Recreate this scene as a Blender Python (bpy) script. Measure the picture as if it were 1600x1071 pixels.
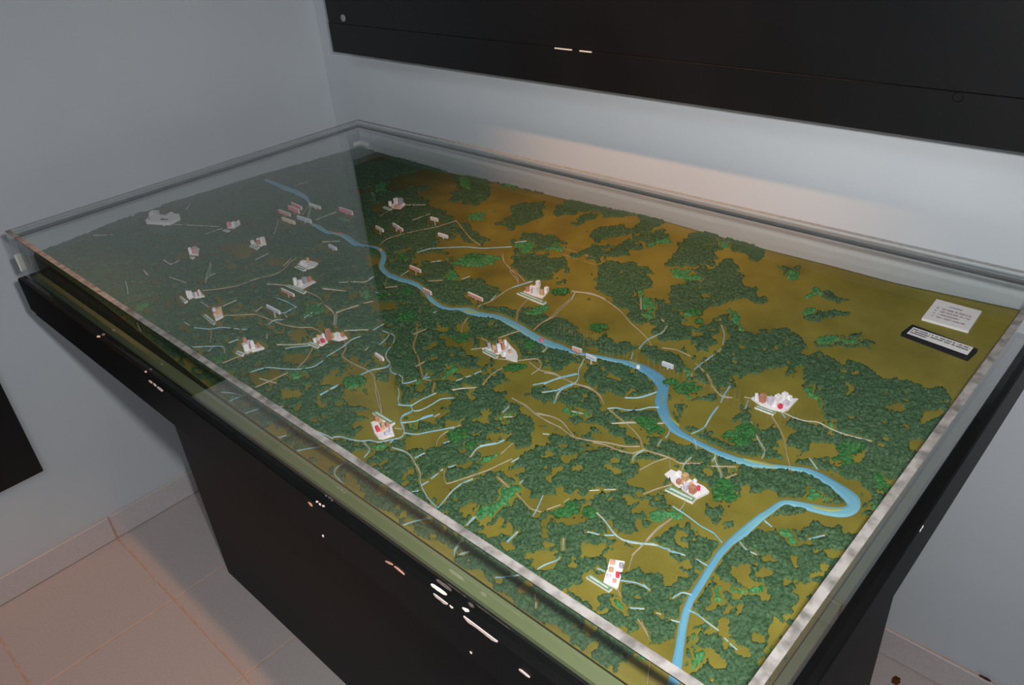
import bpy, math, random
import numpy as np
from mathutils import Matrix, Vector

for o in list(bpy.data.objects): bpy.data.objects.remove(o, do_unlink=True)
sc = bpy.context.scene
COL = sc.collection

# ------------------------------------------------------------------ camera
FPX = 1229.6163
CAM = np.array([1.9614, -1.2951, 1.5206])
ROT = np.array([[0.73091849, -0.31178954, 0.60707944],
                [0.67894128, 0.42247653, -0.60046009],
                [-0.06925964, 0.85105867, 0.5204827]])
cd = bpy.data.cameras.new('camera'); cam = bpy.data.objects.new('camera', cd); COL.objects.link(cam)
cd.sensor_fit = 'HORIZONTAL'; cd.sensor_width = 36.0; cd.lens = FPX*36.0/1600.0
cd.clip_start = 0.02; cd.clip_end = 50
M = Matrix([list(r) for r in ROT]).to_4x4(); M.translation = Vector(CAM)
cam.matrix_world = M
sc.camera = cam

# ------------------------------------------------------------------ world, lamps, exposure
w = bpy.data.worlds.new('world'); sc.world = w; w.use_nodes = True
w.node_tree.nodes['Background'].inputs['Color'].default_value = (0.05, 0.055, 0.06, 1)
w.node_tree.nodes['Background'].inputs['Strength'].default_value = 0.3
sc.view_settings.view_transform = 'Standard'; sc.view_settings.look = 'None'
sc.view_settings.gamma = 1.0; sc.view_settings.exposure = 0.0
sc.view_settings.use_curve_mapping = False

def lamp(name, kind, loc, energy, color, **kw):
    l = bpy.data.lights.new(name, kind); l.energy = energy; l.color = color
    o = bpy.data.objects.new(name, l); COL.objects.link(o); o.location = loc
    for k, v in kw.items(): setattr(l, k, v)
    return o
# the camera's own flash, just above the lens
FL = CAM + ROT @ np.array([0.055, 0.055, 0.0])
fl = lamp('camera_flash', 'SPOT', FL, 50.0, (1.0, 0.985, 0.975), shadow_soft_size=0.02, spot_size=math.radians(132), spot_blend=1.0)
fl.rotation_euler = M.to_euler()
# warm halogen spots on the ceiling
def spot(name, loc, aim, energy, size, blend, color=(1.0, 0.47, 0.2)):
    o = lamp(name, 'SPOT', loc, energy, color, shadow_soft_size=0.03, spot_size=math.radians(size), spot_blend=blend)
    d = Vector(aim)-Vector(loc); o.rotation_euler = d.to_track_quat('-Z', 'Y').to_euler()
spot('halogen_spot_back', (1.12, -1.0, 2.6), (1.12, -0.12, 0.95), 95.0, 34, 1.0)
spot('halogen_spot_floor', (0.92, -1.09, 2.6), (0.42, -1.22, 0.0), 54.0, 25, 0.55)
# added fill light, unseen, dim and cool, to brighten the back wall
o = lamp('fill_lamp', 'AREA', (1.7, -2.6, 2.7), 14.0, (0.86, 0.94, 1.0), size=0.9)

# ------------------------------------------------------------------ materials
def lin(c):
    return tuple(((v/255)/12.92 if v/255 <= .04045 else ((v/255+.055)/1.055)**2.4) for v in c)
def nodes(name):
    m = bpy.data.materials.new(name); m.use_nodes = True
    nt = m.node_tree; nt.nodes.clear()
    out = nt.nodes.new('ShaderNodeOutputMaterial')
    return m, nt, out
def mat(name, c1, c2=None, scale=30.0, rough=0.6, spec=0.3, detail=3.0, lo=0.35, hi=0.65, bump=0.0, bscale=None, stretch=(1,1,1)):
    m, nt, out = nodes(name)
    b = nt.nodes.new('ShaderNodeBsdfPrincipled'); nt.links.new(b.outputs[0], out.inputs[0])
    b.inputs['Roughness'].default_value = rough
    b.inputs['Specular IOR Level'].default_value = spec
    if c2 is None: c2 = c1
    tc = nt.nodes.new('ShaderNodeTexCoord'); mp = nt.nodes.new('ShaderNodeMapping')
    mp.inputs['Scale'].default_value = stretch
    nt.links.new(tc.outputs['Object'], mp.inputs[0])
    n = nt.nodes.new('ShaderNodeTexNoise'); n.inputs['Scale'].default_value = scale; n.inputs['Detail'].default_value = detail
    nt.links.new(mp.outputs[0], n.inputs['Vector'])
    r = nt.nodes.new('ShaderNodeValToRGB'); nt.links.new(n.outputs[0], r.inputs[0])
    r.color_ramp.elements[0].position = lo; r.color_ramp.elements[1].position = hi
    r.color_ramp.elements[0].color = (*lin(c1), 1); r.color_ramp.elements[1].color = (*lin(c2), 1)
    nt.links.new(r.outputs[0], b.inputs['Base Color'])
    if bump:
        n2 = nt.nodes.new('ShaderNodeTexNoise'); n2.inputs['Scale'].default_value = bscale or scale; n2.inputs['Detail'].default_value = 4
        nt.links.new(mp.outputs[0], n2.inputs['Vector'])
        bm_ = nt.nodes.new('ShaderNodeBump'); bm_.inputs['Strength'].default_value = bump; bm_.inputs['Distance'].default_value = 0.002
        nt.links.new(n2.outputs[0], bm_.inputs['Height']); nt.links.new(bm_.outputs[0], b.inputs['Normal'])
    return m
def glass_mat(name):
    m, nt, out = nodes(name)
    g = nt.nodes.new('ShaderNodeNewGeometry')
    d = nt.nodes.new('ShaderNodeVectorMath'); d.operation = 'DOT_PRODUCT'
    nt.links.new(g.outputs['Normal'], d.inputs[0]); nt.links.new(g.outputs['Incoming'], d.inputs[1])
    def mt(op, a, bval):
        x = nt.nodes.new('ShaderNodeMath'); x.operation = op
        if isinstance(a, (int, float)): x.inputs[0].default_value = a
        else: nt.links.new(a, x.inputs[0])
        if bval is not None:
            if isinstance(bval, (int, float)): x.inputs[1].default_value = bval
            else: nt.links.new(bval, x.inputs[1])
        return x.outputs[0]
    c = mt('ABSOLUTE', d.outputs['Value'], None)
    s = mt('POWER', mt('SUBTRACT', 1.0, c), 5.0)
    f = mt('ADD', mt('MULTIPLY', s, 0.961), 0.039)
    t = nt.nodes.new('ShaderNodeBsdfTransparent'); t.inputs[0].default_value = (0.985, 0.992, 0.985, 1)
    gl = nt.nodes.new('ShaderNodeBsdfGlossy'); gl.inputs['Roughness'].default_value = 0.0
    gl.inputs['Color'].default_value = (1, 1, 1, 1)
    mx = nt.nodes.new('ShaderNodeMixShader'); nt.links.new(f, mx.inputs[0])
    nt.links.new(t.outputs[0], mx.inputs[1]); nt.links.new(gl.outputs[0], mx.inputs[2])
    nt.links.new(mx.outputs[0], out.inputs[0])
    return m
MT = {}
MT['wall'] = mat('painted_wall', (200, 206, 212), (206, 212, 217), scale=2.5, rough=0.7, spec=0.2, bump=0.12, bscale=60)
MT['ceiling'] = mat('ceiling_paint', (205, 208, 208), rough=0.9, spec=0.1)
MT['tile'] = mat('floor_tile', (184, 172, 169), (194, 183, 180), scale=220, rough=0.5, spec=0.3, detail=4, lo=.3, hi=.7, bump=0.05, bscale=300)
MT['skirting'] = mat('skirting_tile', (198, 190, 191), (208, 200, 201), scale=260, rough=0.45, spec=0.35, detail=6)
MT['grout'] = mat('grout', (196, 158, 136), (204, 176, 160), scale=40, rough=0.9, spec=0.05)
MT['black'] = mat('black_paint', (11, 11, 12), (15, 15, 16), scale=12, rough=0.5, spec=0.2, bump=0.04, bscale=60)
MT['panel'] = mat('panel_black', (18, 19, 20), (23, 23, 25), scale=6, rough=0.38, spec=0.35, bump=0.05, bscale=60)
MT['chip'] = mat('bare_filler', (242, 222, 214), (228, 198, 186), scale=300, rough=0.8, spec=0.1)
MT['steel'] = mat('screw_steel', (150, 152, 152), rough=0.35, spec=0.6)
MT['glass'] = glass_mat('clear_acrylic')
MT['edge'] = mat('frosted_acrylic_edge', (106, 102, 98), (158, 152, 148), scale=130, rough=0.55, spec=0.4, detail=8, lo=0.34, hi=0.6, stretch=(.5,.5,1))
MT['edge_far'] = mat('clear_acrylic_edge', (160, 160, 156), (180, 180, 176), scale=120, rough=0.4, spec=0.5)
MT['joint'] = mat('glue_joint', (16, 16, 16), (26, 26, 25), scale=80, rough=0.4, spec=0.4)
MT['bracket'] = mat('white_plastic', (236, 234, 228), rough=0.4, spec=0.4)
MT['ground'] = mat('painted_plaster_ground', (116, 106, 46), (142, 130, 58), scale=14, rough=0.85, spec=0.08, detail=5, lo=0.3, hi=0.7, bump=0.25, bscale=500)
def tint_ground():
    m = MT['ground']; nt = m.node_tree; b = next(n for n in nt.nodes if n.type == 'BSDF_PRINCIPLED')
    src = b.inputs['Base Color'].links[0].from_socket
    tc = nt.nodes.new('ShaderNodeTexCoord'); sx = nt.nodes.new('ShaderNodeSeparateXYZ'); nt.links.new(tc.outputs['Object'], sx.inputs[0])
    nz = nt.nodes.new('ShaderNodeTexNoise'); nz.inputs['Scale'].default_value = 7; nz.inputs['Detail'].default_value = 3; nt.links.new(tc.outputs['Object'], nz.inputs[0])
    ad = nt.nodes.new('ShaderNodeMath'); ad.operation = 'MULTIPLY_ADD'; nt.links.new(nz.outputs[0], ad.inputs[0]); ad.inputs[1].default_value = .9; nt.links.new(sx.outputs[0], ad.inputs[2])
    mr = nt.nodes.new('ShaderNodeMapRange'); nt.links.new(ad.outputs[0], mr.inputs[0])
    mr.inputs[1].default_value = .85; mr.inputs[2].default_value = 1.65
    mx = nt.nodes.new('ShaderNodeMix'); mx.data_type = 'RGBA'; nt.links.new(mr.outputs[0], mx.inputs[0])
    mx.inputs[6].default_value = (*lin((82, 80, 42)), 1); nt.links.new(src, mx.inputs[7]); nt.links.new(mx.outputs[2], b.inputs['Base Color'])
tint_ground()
MT['side'] = mat('painted_relief_side', (40, 42, 28), (50, 52, 34), scale=8, rough=0.8, spec=0.1)
MT['board'] = mat('painted_base_board', (122, 132, 92), (132, 142, 102), scale=5, rough=0.55, spec=0.25)
MT['forest'] = mat('dark_turf', (48, 74, 50), (90, 116, 86), scale=330, rough=0.95, spec=0.03, detail=2, lo=0.32, hi=0.72)
MT['light'] = mat('light_turf', (50, 106, 60), (92, 146, 96), scale=330, rough=0.95, spec=0.03, detail=2, lo=0.32, hi=0.7)
MT['leaf'] = mat('foliage_foam', (36, 82, 42), (78, 130, 76), scale=260, rough=0.95, spec=0.03, detail=2, lo=0.3, hi=0.7)
MT['twig'] = mat('foliage_root', (110, 66, 34), (74, 50, 30), scale=200, rough=0.9, spec=0.05)
MT['river'] = mat('river_paint', (100, 158, 190), (128, 182, 198), scale=9, rough=0.35, spec=0.4, detail=2)
MT['sand'] = mat('sandbar_paint', (150, 150, 78), (168, 168, 96), scale=30, rough=0.8, spec=0.1)
MT['bank'] = mat('bank_line', (176, 206, 178), rough=0.7, spec=0.1)
MT['stream'] = mat('stream_cord', (122, 180, 206), (170, 206, 216), scale=60, rough=0.5, spec=0.2)
MT['road'] = mat('road_cord', (164, 150, 128), (184, 170, 150), scale=60, rough=0.7, spec=0.1)
MT['pale'] = mat('pale_cord', (176, 182, 170), (200, 204, 196), scale=60, rough=0.7, spec=0.1)
for k, c in dict(white=(238, 232, 234), lilac=(214, 204, 222), brown=(192, 132, 110), tan=(204, 166, 122), red=(226, 62, 92),
                 salmon=(224, 166, 140), grey=(170, 166, 178), cream=(236, 216, 186), blue=(206, 214, 236), pink=(226, 150, 160),
                 orange=(228, 150, 70), nameplate=(120, 156, 124), print=(92, 84, 92), pinkred=(230, 110, 120),
                 printpink=(196, 150, 164), mauve=(176, 150, 160), framebk=(26, 26, 34), letter=(150, 150, 146)).items():
    MT[k] = mat(k + '_card', c, rough=0.65, spec=0.15)

# ------------------------------------------------------------------ mesh helpers
def mesh_obj(name, V, F, m, parent=None, smooth=False):
    me = bpy.data.meshes.new(name)
    me.from_pydata([tuple(map(float, v)) for v in V], [], [tuple(f) for f in F]); me.update()
    if isinstance(m, (list, tuple)):
        for x in m: me.materials.append(x)
    else: me.materials.append(m)
    if smooth: me.polygons.foreach_set('use_smooth', [True]*len(me.polygons))
    o = bpy.data.objects.new(name, me); COL.objects.link(o)
    if parent is not None: o.parent = parent; o.matrix_parent_inverse = Matrix.Translation(-parent.location)
    return o
class MB:
    def __init__(s): s.V = []; s.F = []
    def add(s, V, F):
        n = len(s.V); s.V += [tuple(map(float, v)) for v in V]; s.F += [tuple(i+n for i in f) for f in F]; return s
    def box(s, x0, x1, y0, y1, z0, z1, b=0.0):
        if b <= 0:
            V = [(x0,y0,z0),(x1,y0,z0),(x1,y1,z0),(x0,y1,z0),(x0,y0,z1),(x1,y0,z1),(x1,y1,z1),(x0,y1,z1)]
            return s.add(V, [(0,3,2,1),(4,5,6,7),(0,1,5,4),(1,2,6,5),(2,3,7,6),(3,0,4,7)])
        V = []
        for sx, X in ((1,x0),(-1,x1)):
            for sy, Y in ((1,y0),(-1,y1)):
                for sz, Z in ((1,z0),(-1,z1)):
                    V += [(X, Y+sy*b, Z+sz*b), (X+sx*b, Y, Z+sz*b), (X+sx*b, Y+sy*b, Z)]
        def idx(i,j,k,a): return ((i*2+j)*2+k)*3+a
        F = []
        for i in (0,1): F.append([idx(i,0,0,0),idx(i,0,1,0),idx(i,1,1,0),idx(i,1,0,0)][::1 if i==0 else -1])
        for j in (0,1): F.append([idx(0,j,0,1),idx(1,j,0,1),idx(1,j,1,1),idx(0,j,1,1)][::1 if j==0 else -1])
        for k in (0,1): F.append([idx(0,0,k,2),idx(0,1,k,2),idx(1,1,k,2),idx(1,0,k,2)][::1 if k==0 else -1])
        for i in (0,1):
            for j in (0,1): F.append([idx(i,j,0,0),idx(i,j,1,0),idx(i,j,1,1),idx(i,j,0,1)][::-1 if i==j else 1])
        for i in (0,1):
            for k in (0,1): F.append([idx(i,0,k,0),idx(i,1,k,0),idx(i,1,k,2),idx(i,0,k,2)][::1 if i==k else -1])
        for j in (0,1):
            for k in (0,1): F.append([idx(0,j,k,1),idx(1,j,k,1),idx(1,j,k,2),idx(0,j,k,2)][::-1 if j==k else 1])
        for i in (0,1):
            for j in (0,1):
                for k in (0,1): F.append([idx(i,j,k,0),idx(i,j,k,1),idx(i,j,k,2)][::-1 if (i+j+k)%2 else 1])
        return s.add(V, F)
    def prism(s, P, z0, z1):   # P: list of (x,y[,z]) ; z0,z1 offsets or absolute
        n = len(P)
        V = [(p[0], p[1], (p[2] if len(p) > 2 else 0)+z0) for p in P] + [(p[0], p[1], (p[2] if len(p) > 2 else 0)+z1) for p in P]
        a = sum(P[i][0]*P[(i+1)%n][1]-P[(i+1)%n][0]*P[i][1] for i in range(n))
        F = [tuple(range(n))[::-1], tuple(range(n, 2*n))] + [(i, (i+1)%n, n+(i+1)%n, n+i) for i in range(n)]
        if a < 0: F = [f[::-1] for f in F]
        return s.add(V, F)
    def obj(s, name, m, parent=None, smooth=False): return mesh_obj(name, s.V, s.F, m, parent, smooth)
def tag(o, label=None, cat=None, group=None, kind=None):
    if label: o['label'] = label
    if cat: o['category'] = cat
    if group: o['group'] = group
    if kind: o['kind'] = kind
    return o
def empty(name, loc):
    o = bpy.data.objects.new(name, None); COL.objects.link(o); o.location = loc; o.empty_display_size = 0.02
    return o
def struct(name, mb, m):
    return tag(mb.obj(name, m), kind='structure')

# ------------------------------------------------------------------ room
RX, RY, RZ = 3.5, -3.4, 2.75
TILE, TX, TY = 0.3381, 0.3397, -0.9564
g = struct('floor', MB().box(-0.1, RX+.1, RY-.1, 0.1, -0.1, -0.0010), MT['grout'])
tile_me = None
k0 = int(math.floor((RY-TY)/TILE)); n_t = 0
for i in range(0, 11):
    for j in range(k0, 4):
        x0 = TX+(i-1)*TILE; y0 = TY+j*TILE
        a0, a1 = max(x0, 0), min(x0+TILE, RX); b0, b1 = max(y0, RY), min(y0+TILE, 0)
        if a1-a0 < 0.02 or b1-b0 < 0.02: continue
        full = (a1-a0 > TILE-.004) and (b1-b0 > TILE-.004)
        gp = 0.002
        if full and tile_me is not None:
            t = bpy.data.objects.new('tile', tile_me); COL.objects.link(t); t.location = (x0, y0, 0); t.parent = g
        elif full:
            t = MB().box(gp, TILE-gp, gp, TILE-gp, -0.008, 0.0, 0.0012).obj('tile', MT['tile'], g)
            t.location = (x0, y0, 0); tile_me = t.data
        else:
            t = MB().box(a0+gp-x0, a1-gp-x0, b0+gp-y0, b1-gp-y0, -0.008, 0.0, 0.0012).obj('tile', MT['tile'], g)
            t.location = (x0, y0, 0)
struct('wall_left', MB().box(-0.1, 0, RY-.1, 0.1, 0, RZ), MT['wall'])
struct('wall_back', MB().box(0, RX+.1, 0, 0.1, 0, RZ), MT['wall'])
struct('wall_right', MB().box(RX, RX+.1, RY-.1, 0, 0, RZ), MT['wall'])
struct('wall_front', MB().box(0, RX, RY-.1, RY, 0, RZ), MT['wall'])
struct('ceiling', MB().box(-.1, RX+.1, RY-.1, .1, RZ, RZ+.1), MT['ceiling'])
BH = 0.0776
bl = struct('baseboard_left', MB().box(0, 0.005, RY, 0, 0.001, BH-.003), MT['grout'])
for j in range(k0, 4):
    b0, b1 = max(TY+j*TILE, RY), min(TY+(j+1)*TILE, -0.001)
    if b1-b0 > .03: MB().box(0.0051, 0.010, b0+.0025, b1-.0025, 0.002, BH, .0012).obj('skirting_tile', MT['skirting'], bl)
bb = struct('baseboard_back', MB().box(0.011, RX, -0.005, 0, 0.001, BH-.003), MT['grout'])
for i in range(0, 11):
    a0, a1 = max(TX+(i-1)*TILE, .012), min(TX+i*TILE, RX)
    if a1-a0 > .03: MB().box(a0+.0025, a1-.0025, -0.010, -0.0051, 0.002, BH, .0012).obj('skirting_tile', MT['skirting'], bb)

# ------------------------------------------------------------------ pixel -> point helpers
def ray(u, v): return ROT @ np.array([(u-800)/FPX, -(v-535.5)/FPX, -1.0])
def on(ax, val, u, v):
    d = ray(u, v); return CAM + (val-CAM[ax])/d[ax]*d
def project(P):
    c = (P-CAM) @ ROT
    return 800+FPX*c[..., 0]/-c[..., 2], 535.5-FPX*c[..., 1]/-c[..., 2]

# ------------------------------------------------------------------ wall panels
PXL, PYF, PZB = 0.187, -0.09, 1.141
bp = empty('wall_panel', (PXL, 0, PZB))
tag(bp, 'long black display panel mounted on the back wall above the model table', 'panel')
MB().box(PXL, 3.0, PYF, -0.0005, 1.2106, 2.35, .0008).obj('panel_board', MT['panel'], bp)
MB().box(PXL, 3.0, PYF-.0015, -0.0005, PZB, 1.2105, .0008).obj('bottom_rail', MT['panel'], bp)
def disc(c, r, ax, th, n=16):
    V = []; c = np.array(c, float)
    a = [np.array([1,0,0.]), np.array([0,0,1.])] if ax == 1 else [np.array([0,1.,0]), np.array([0,0,1.])] if ax == 0 else [np.array([1.,0,0]), np.array([0,1.,0])]
    nrm = np.zeros(3); nrm[ax] = th
    rings = [(r, 0), (r, .6), (r*.8, 1)]
    for rr, hh in rings:
        for i in range(n): V.append(c+a[0]*rr*math.cos(2*math.pi*i/n)+a[1]*rr*math.sin(2*math.pi*i/n)+nrm*hh)
    F = [tuple(range(n))] + [(k*n+i, k*n+(i+1)%n, (k+1)*n+(i+1)%n, (k+1)*n+i) for k in (0,1) for i in range(n)] + [tuple(range(2*n, 3*n))[::-1]]
    return MB().add(V, F)
def screw(u, v, m, r=.0085):
    p = on(1, PYF, u, v); c = (p[0], PYF-.0005, p[2])
    o = disc(c, r, 1, -.0035).obj('screw', m, bp); return o
screw(537, 28, MT['steel']); screw(1498, 151, MT['panel'], .007)
for (u0, u1, v) in ((866, 893, 70.5), (905, 924, 75)):
    a = on(1, PYF-.003, u0, v); b = on(1, PYF-.003, u1, v+2.5)
    MB().box(a[0], b[0], PYF-.0027, PYF-.0016, 1.2085, 1.2108).obj('paint_chip', MT['bracket'], bp)
rr = random.Random(11); mb = MB(); x = .90
while x < 1.73:
    nst = rr.choice((1, 2, 2, 3)); hgt = .030 if rr.random() < .7 else .040
    for k in range(nst):
        mb.box(x+k*.0095, x+k*.0095+.0038, PYF-.0016, PYF-.0002, 1.400, 1.400+hgt)
    if nst > 1 and rr.random() < .8:
        zz = 1.400+rr.choice((0, .013, .0262)); mb.box(x+.0038, x+(nst-1)*.0095, PYF-.0016, PYF-.0002, zz, zz+.0038)
    x += nst*.0095+.0055
    if rr.random() < .1: x += .016
mb.obj('lettering', MT['letter'], bp)
lp = empty('wall_panel', (0, -1.0442, 0.304))
tag(lp, 'black panel on the left wall beside the table, only its lower right corner showing', 'panel')
MB().box(0.0005, 0.012, -2.6, -1.0442, 0.304, 2.1, .0015).obj('panel_board', MT['panel'], lp)

# ------------------------------------------------------------------ table
XL, XR, YF, YB, ZR, ZB = .3163, 1.8261, -.9696, -.1429, 1.0, .8986
SL, SR, SF, SB, SU = .2938, 1.8346, -.9778, -.1229, .8276
tb = empty('display_table', (1.065, -.55, 0))
tag(tb, 'black painted pedestal table with overhanging top carrying the relief model', 'table')
MB().box(SL, SR, SF, SB, SU, ZB, .002).obj('table_top', MT['black'], tb)
MB().box(SL+.004, SR-.004, SF+.004, SB-.004, SU-.013, SU-.0002, .002).obj('under_frame', MT['black'], tb)
MB().box(.3701, 1.7668, -.8208, -.2784, 0.0005, SU-.0132, .002).obj('pedestal', MT['black'], tb)
chips = [  # strips on the front face: (u0,v0,u1,v1,width px)
 (673.7,913,698,930,6),(678,928.5,699,941,6),(702,944,708,950,4),(722.7,950,733,956,5),(724.5,963,777,999,7),
 (494,783.5,497,785,4),(498.5,787,501,790,5),(504,790,507,792,4),(482,785.5,488,791,5),(603,877.5,614,883,3),(616,885,632,898,4),
 (735,1019,737.5,1021.5,4),(811,1046,828,1059,4),(233,595.5,238,598.5,4),(240,600,244,603.5,4),(246,605.5,254.5,611.5,4),
 (152.5,525,156,527,4),(227,580,229,582,3),(504,837.5,506,839,4)]
rnd = random.Random(4)
for ci, (u0, v0, u1, v1, wd) in enumerate(chips):
    a = on(1, SF-.0002, u0, v0); b = on(1, SF-.0002, u1, v1)
    if max(a[2], b[2]) > ZB+.002:      # chipped along the upper arris: lies on the top face
        a = on(2, ZB+.0003, u0, v0); b = on(2, ZB+.0003, u1, v1); h = wd/FPX*np.linalg.norm(a-CAM)*.6
        n = max(3, int(abs(b[0]-a[0])/.004)+2); P = []; Q_ = []
        for i in range(n):
            t = i/(n-1); e_ = h*(.35 if i in (0, n-1) else rnd.uniform(.75, 1.15)); x = a[0]+(b[0]-a[0])*t; y = a[1]+(b[1]-a[1])*t
            P.append((x, max(y-e_, SF+.0004))); Q_.append((x, min(max(y+e_*.7, SF+.001), YF-.0006)))
        MB().prism(P+Q_[::-1], ZB-.0002, ZB+.0006).obj('paint_chip', MT['chip'], tb)
        continue
    h = wd/FPX*np.linalg.norm(a-CAM)*.62
    n = max(3, int(abs(b[0]-a[0])/.004)+2); top = []; bot = []
    for i in range(n):
        t = i/(n-1); x = a[0]+(b[0]-a[0])*t; z = a[2]+(b[2]-a[2])*t
        e = h*(.35 if i in (0, n-1) else rnd.uniform(.75, 1.15))
        z = min(z, ZB-.0025-e)
        top.append((x+rnd.uniform(-.0006,.0006), z+e)); bot.append((x, z-e*rnd.uniform(.5,.9)))
    P = bot+top[::-1]
    V = [(p[0], SF-.0008-ci*.00002, p[1]) for p in P]+[(p[0], SF+.0002, p[1]) for p in P]; m_ = len(P)
    F = [tuple(range(m_)), tuple(range(m_, 2*m_))[::-1]]+[(i, m_+i, m_+(i+1)%m_, (i+1)%m_) for i in range(m_)]
    mesh_obj('paint_chip', V, F, MT['salmon'] if (u0, v0) in ((482,785.5),(616,885),(603,877.5)) else MT['chip'], tb)
p = on(0, SR, 1450, 786)
for dx in (0, .006): disc((SR, p[1]+dx, min(p[2], ZB-.006)), .0022, 0, .0006, 8).obj('paint_chip', MT['bracket'], tb)

# ------------------------------------------------------------------ acrylic cover
T = .0088
cv = empty('acrylic_cover', ((XL+XR)/2, (YF+YB)/2, ZB))
tag(cv, 'clear acrylic box cover with scuffed grey edges over the relief model', 'cover')
def pane(name, x0, x1, y0, y1, z0, z1, edge):
    o = MB().box(x0, x1, y0, y1, z0, z1).obj(name, [MT['glass'], edge], cv)
    o.data.polygons[1].material_index = 1
    return o
pane('front_pane', XL, XR, YF, YF+T, ZB+.0003, ZR, MT['edge'])
pane('back_pane', XL, XR, YB-T, YB, ZB+.0003, ZR, MT['edge_far'])
pane('left_pane', XL, XL+T, YF+T+.0002, YB-T-.0002, ZB+.0003, ZR, MT['edge_far'])
pane('right_pane', XR-T, XR, YF+T+.0002, YB-T-.0002, ZB+.0003, ZR, MT['edge'])
e = .0004
MB().box(XL+T+e, XR-T-e, YF+T+e, YB-T-e, ZR-.0085, ZR-.0005).obj('top_pane', MT['glass'], cv)
jz0, jz1 = ZR-.0160, ZR-.0087
MB().box(XL+T+.0003, XR-T-.0003, YF+T+.0003, YF+T+.002, jz0, jz1).obj('glue_joint', MT['joint'], cv)
MB().box(XL+T+.0003, XR-T-.0003, YB-T-.002, YB-T-.0003, jz0, jz1).obj('glue_joint', MT['joint'], cv)
MB().box(XL+T+.0003, XL+T+.002, YF+T+.003, YB-T-.003, jz0, jz1).obj('glue_joint', MT['joint'], cv)
MB().box(XR-T-.002, XR-T-.0003, YF+T+.003, YB-T-.003, jz0, jz1).obj('glue_joint', MT['joint'], cv)
# small white corner pieces
MB().box(XL+T+.0005, XL+T+.034, YB-T-.0055, YB-T-.0022, .942, .952).box(XL+T+.0005, XL+T+.0035, YB-T-.024, YB-T-.0056, .942, .952).obj('corner_bracket', MT['bracket'], cv)
MB().box(XL-.0015, XL+.004, YF-.0016, YF-.0003, .918, .951).box(XL-.0016, XL-.0003, YF, YF+.012, .918, .951).obj('corner_bracket', MT['bracket'], cv)

# ------------------------------------------------------------------ relief ground
GX0, GX1, GY0, GY1 = .3352, 1.8075, -.944, -.165
BASE = .9052
def H(x, y):
    x = np.asarray(x, float); y = np.asarray(y, float)
    s = np.clip((x-GX0)/(GX1-GX0), 0, 1); t = np.clip((y-GY0)/(GY1-GY0), 0, 1)
    Fr = np.interp(x, [.335,.6,.8,1.0,1.2,1.81], [.9465,.945,.932,.914,.9085,.9085])
    Bk = np.interp(x, [.33,.42,.65,.86,1.04,1.23,1.32,1.43,1.54,1.64,1.81], [.937,.938,.933,.941,.943,.950,.948,.946,.947,.946,.954])
    L = np.interp(y, [-.944,-.877,-.786,-.70,-.45,-.19], [.9465,.948,.955,.957,.950,.937])
    Rt = np.interp(y, [-.944,-.6,-.35,-.165], [.9085,.914,.930,.954])
    c = (1-s)*(1-t)*.9465+s*(1-t)*.9085+(1-s)*t*.937+s*t*.954
    h = (1-t)*Fr+t*Bk+(1-s)*L+s*Rt-c
    b = s*(1-s)*t*(1-t)*16
    h = h + b*(.0022*np.sin(x*13+y*7)+.0018*np.sin(x*21-y*17+1.3)+.0015*np.sin(y*31+x*5))
    return np.maximum(h, BASE+.0012)
def at(u, v, lift=0.0):
    d = ray(u, v); z = .93
    for _ in range(14):
        P = CAM+(z+lift-CAM[2])/d[2]*d
        z = float(H(P[0], P[1]))
    return np.array([P[0], P[1], z+lift])
def pxm(P): return FPX/np.linalg.norm(np.asarray(P)-CAM)     # pixels per metre at P

rm = empty('relief_model', ((GX0+GX1)/2, (GY0+GY1)/2, ZB))
tag(rm, 'painted relief model of a wooded river valley under the clear cover', 'model')
MB().box(XL+T+.0012, XR-T-.0012, YF+T+.0012, YB-T-.0012, ZB+.0004, BASE-.0002).obj('base_board', MT['board'], rm)
def vnoise(x, y, seed):
    xi = np.floor(x).astype(np.int64); yi = np.floor(y).astype(np.int64); xf = x-xi; yf = y-yi
    def hsh(a, b):
        n = (a*374761393+b*668265263+seed*974711) & 0x7fffffff
        n = ((n ^ (n >> 13))*1274126177) & 0x7fffffff
        return ((n ^ (n >> 16)) & 0xffff)/65535.0
    u = xf*xf*(3-2*xf); v = yf*yf*(3-2*yf)
    return (hsh(xi,yi)*(1-u)+hsh(xi+1,yi)*u)*(1-v)+(hsh(xi,yi+1)*(1-u)+hsh(xi+1,yi+1)*u)*v
nx, ny = 300, 160
xs = np.linspace(GX0, GX1, nx); ys = np.linspace(GY0, GY1, ny)
X, Y = np.meshgrid(xs, ys, indexing='ij'); Z = H(X, Y)
Vt = np.stack([X, Y, Z], -1).reshape(-1, 3).tolist()
F = [(i*ny+j, (i+1)*ny+j, (i+1)*ny+j+1, i*ny+j+1) for i in range(nx-1) for j in range(ny-1)]
nF = len(F)
rim = [(i, 0) for i in range(nx)]+[(nx-1, j) for j in range(1, ny)]+[(i, ny-1) for i in range(nx-2, -1, -1)]+[(0, j) for j in range(ny-2, 0, -1)]
base = len(Vt)
for (i, j) in rim: Vt.append((float(xs[i]), float(ys[j]), BASE))
for q in range(len(rim)):
    r2 = (q+1) % len(rim); a = rim[q][0]*ny+rim[q][1]; b = rim[r2][0]*ny+rim[r2][1]
    F.append((a, base+q, base+r2, b))
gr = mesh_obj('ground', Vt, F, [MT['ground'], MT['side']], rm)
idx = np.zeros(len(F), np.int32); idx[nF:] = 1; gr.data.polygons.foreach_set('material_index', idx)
sm = np.ones(len(F), bool); sm[nF:] = False; gr.data.polygons.foreach_set('use_smooth', sm)

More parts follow.
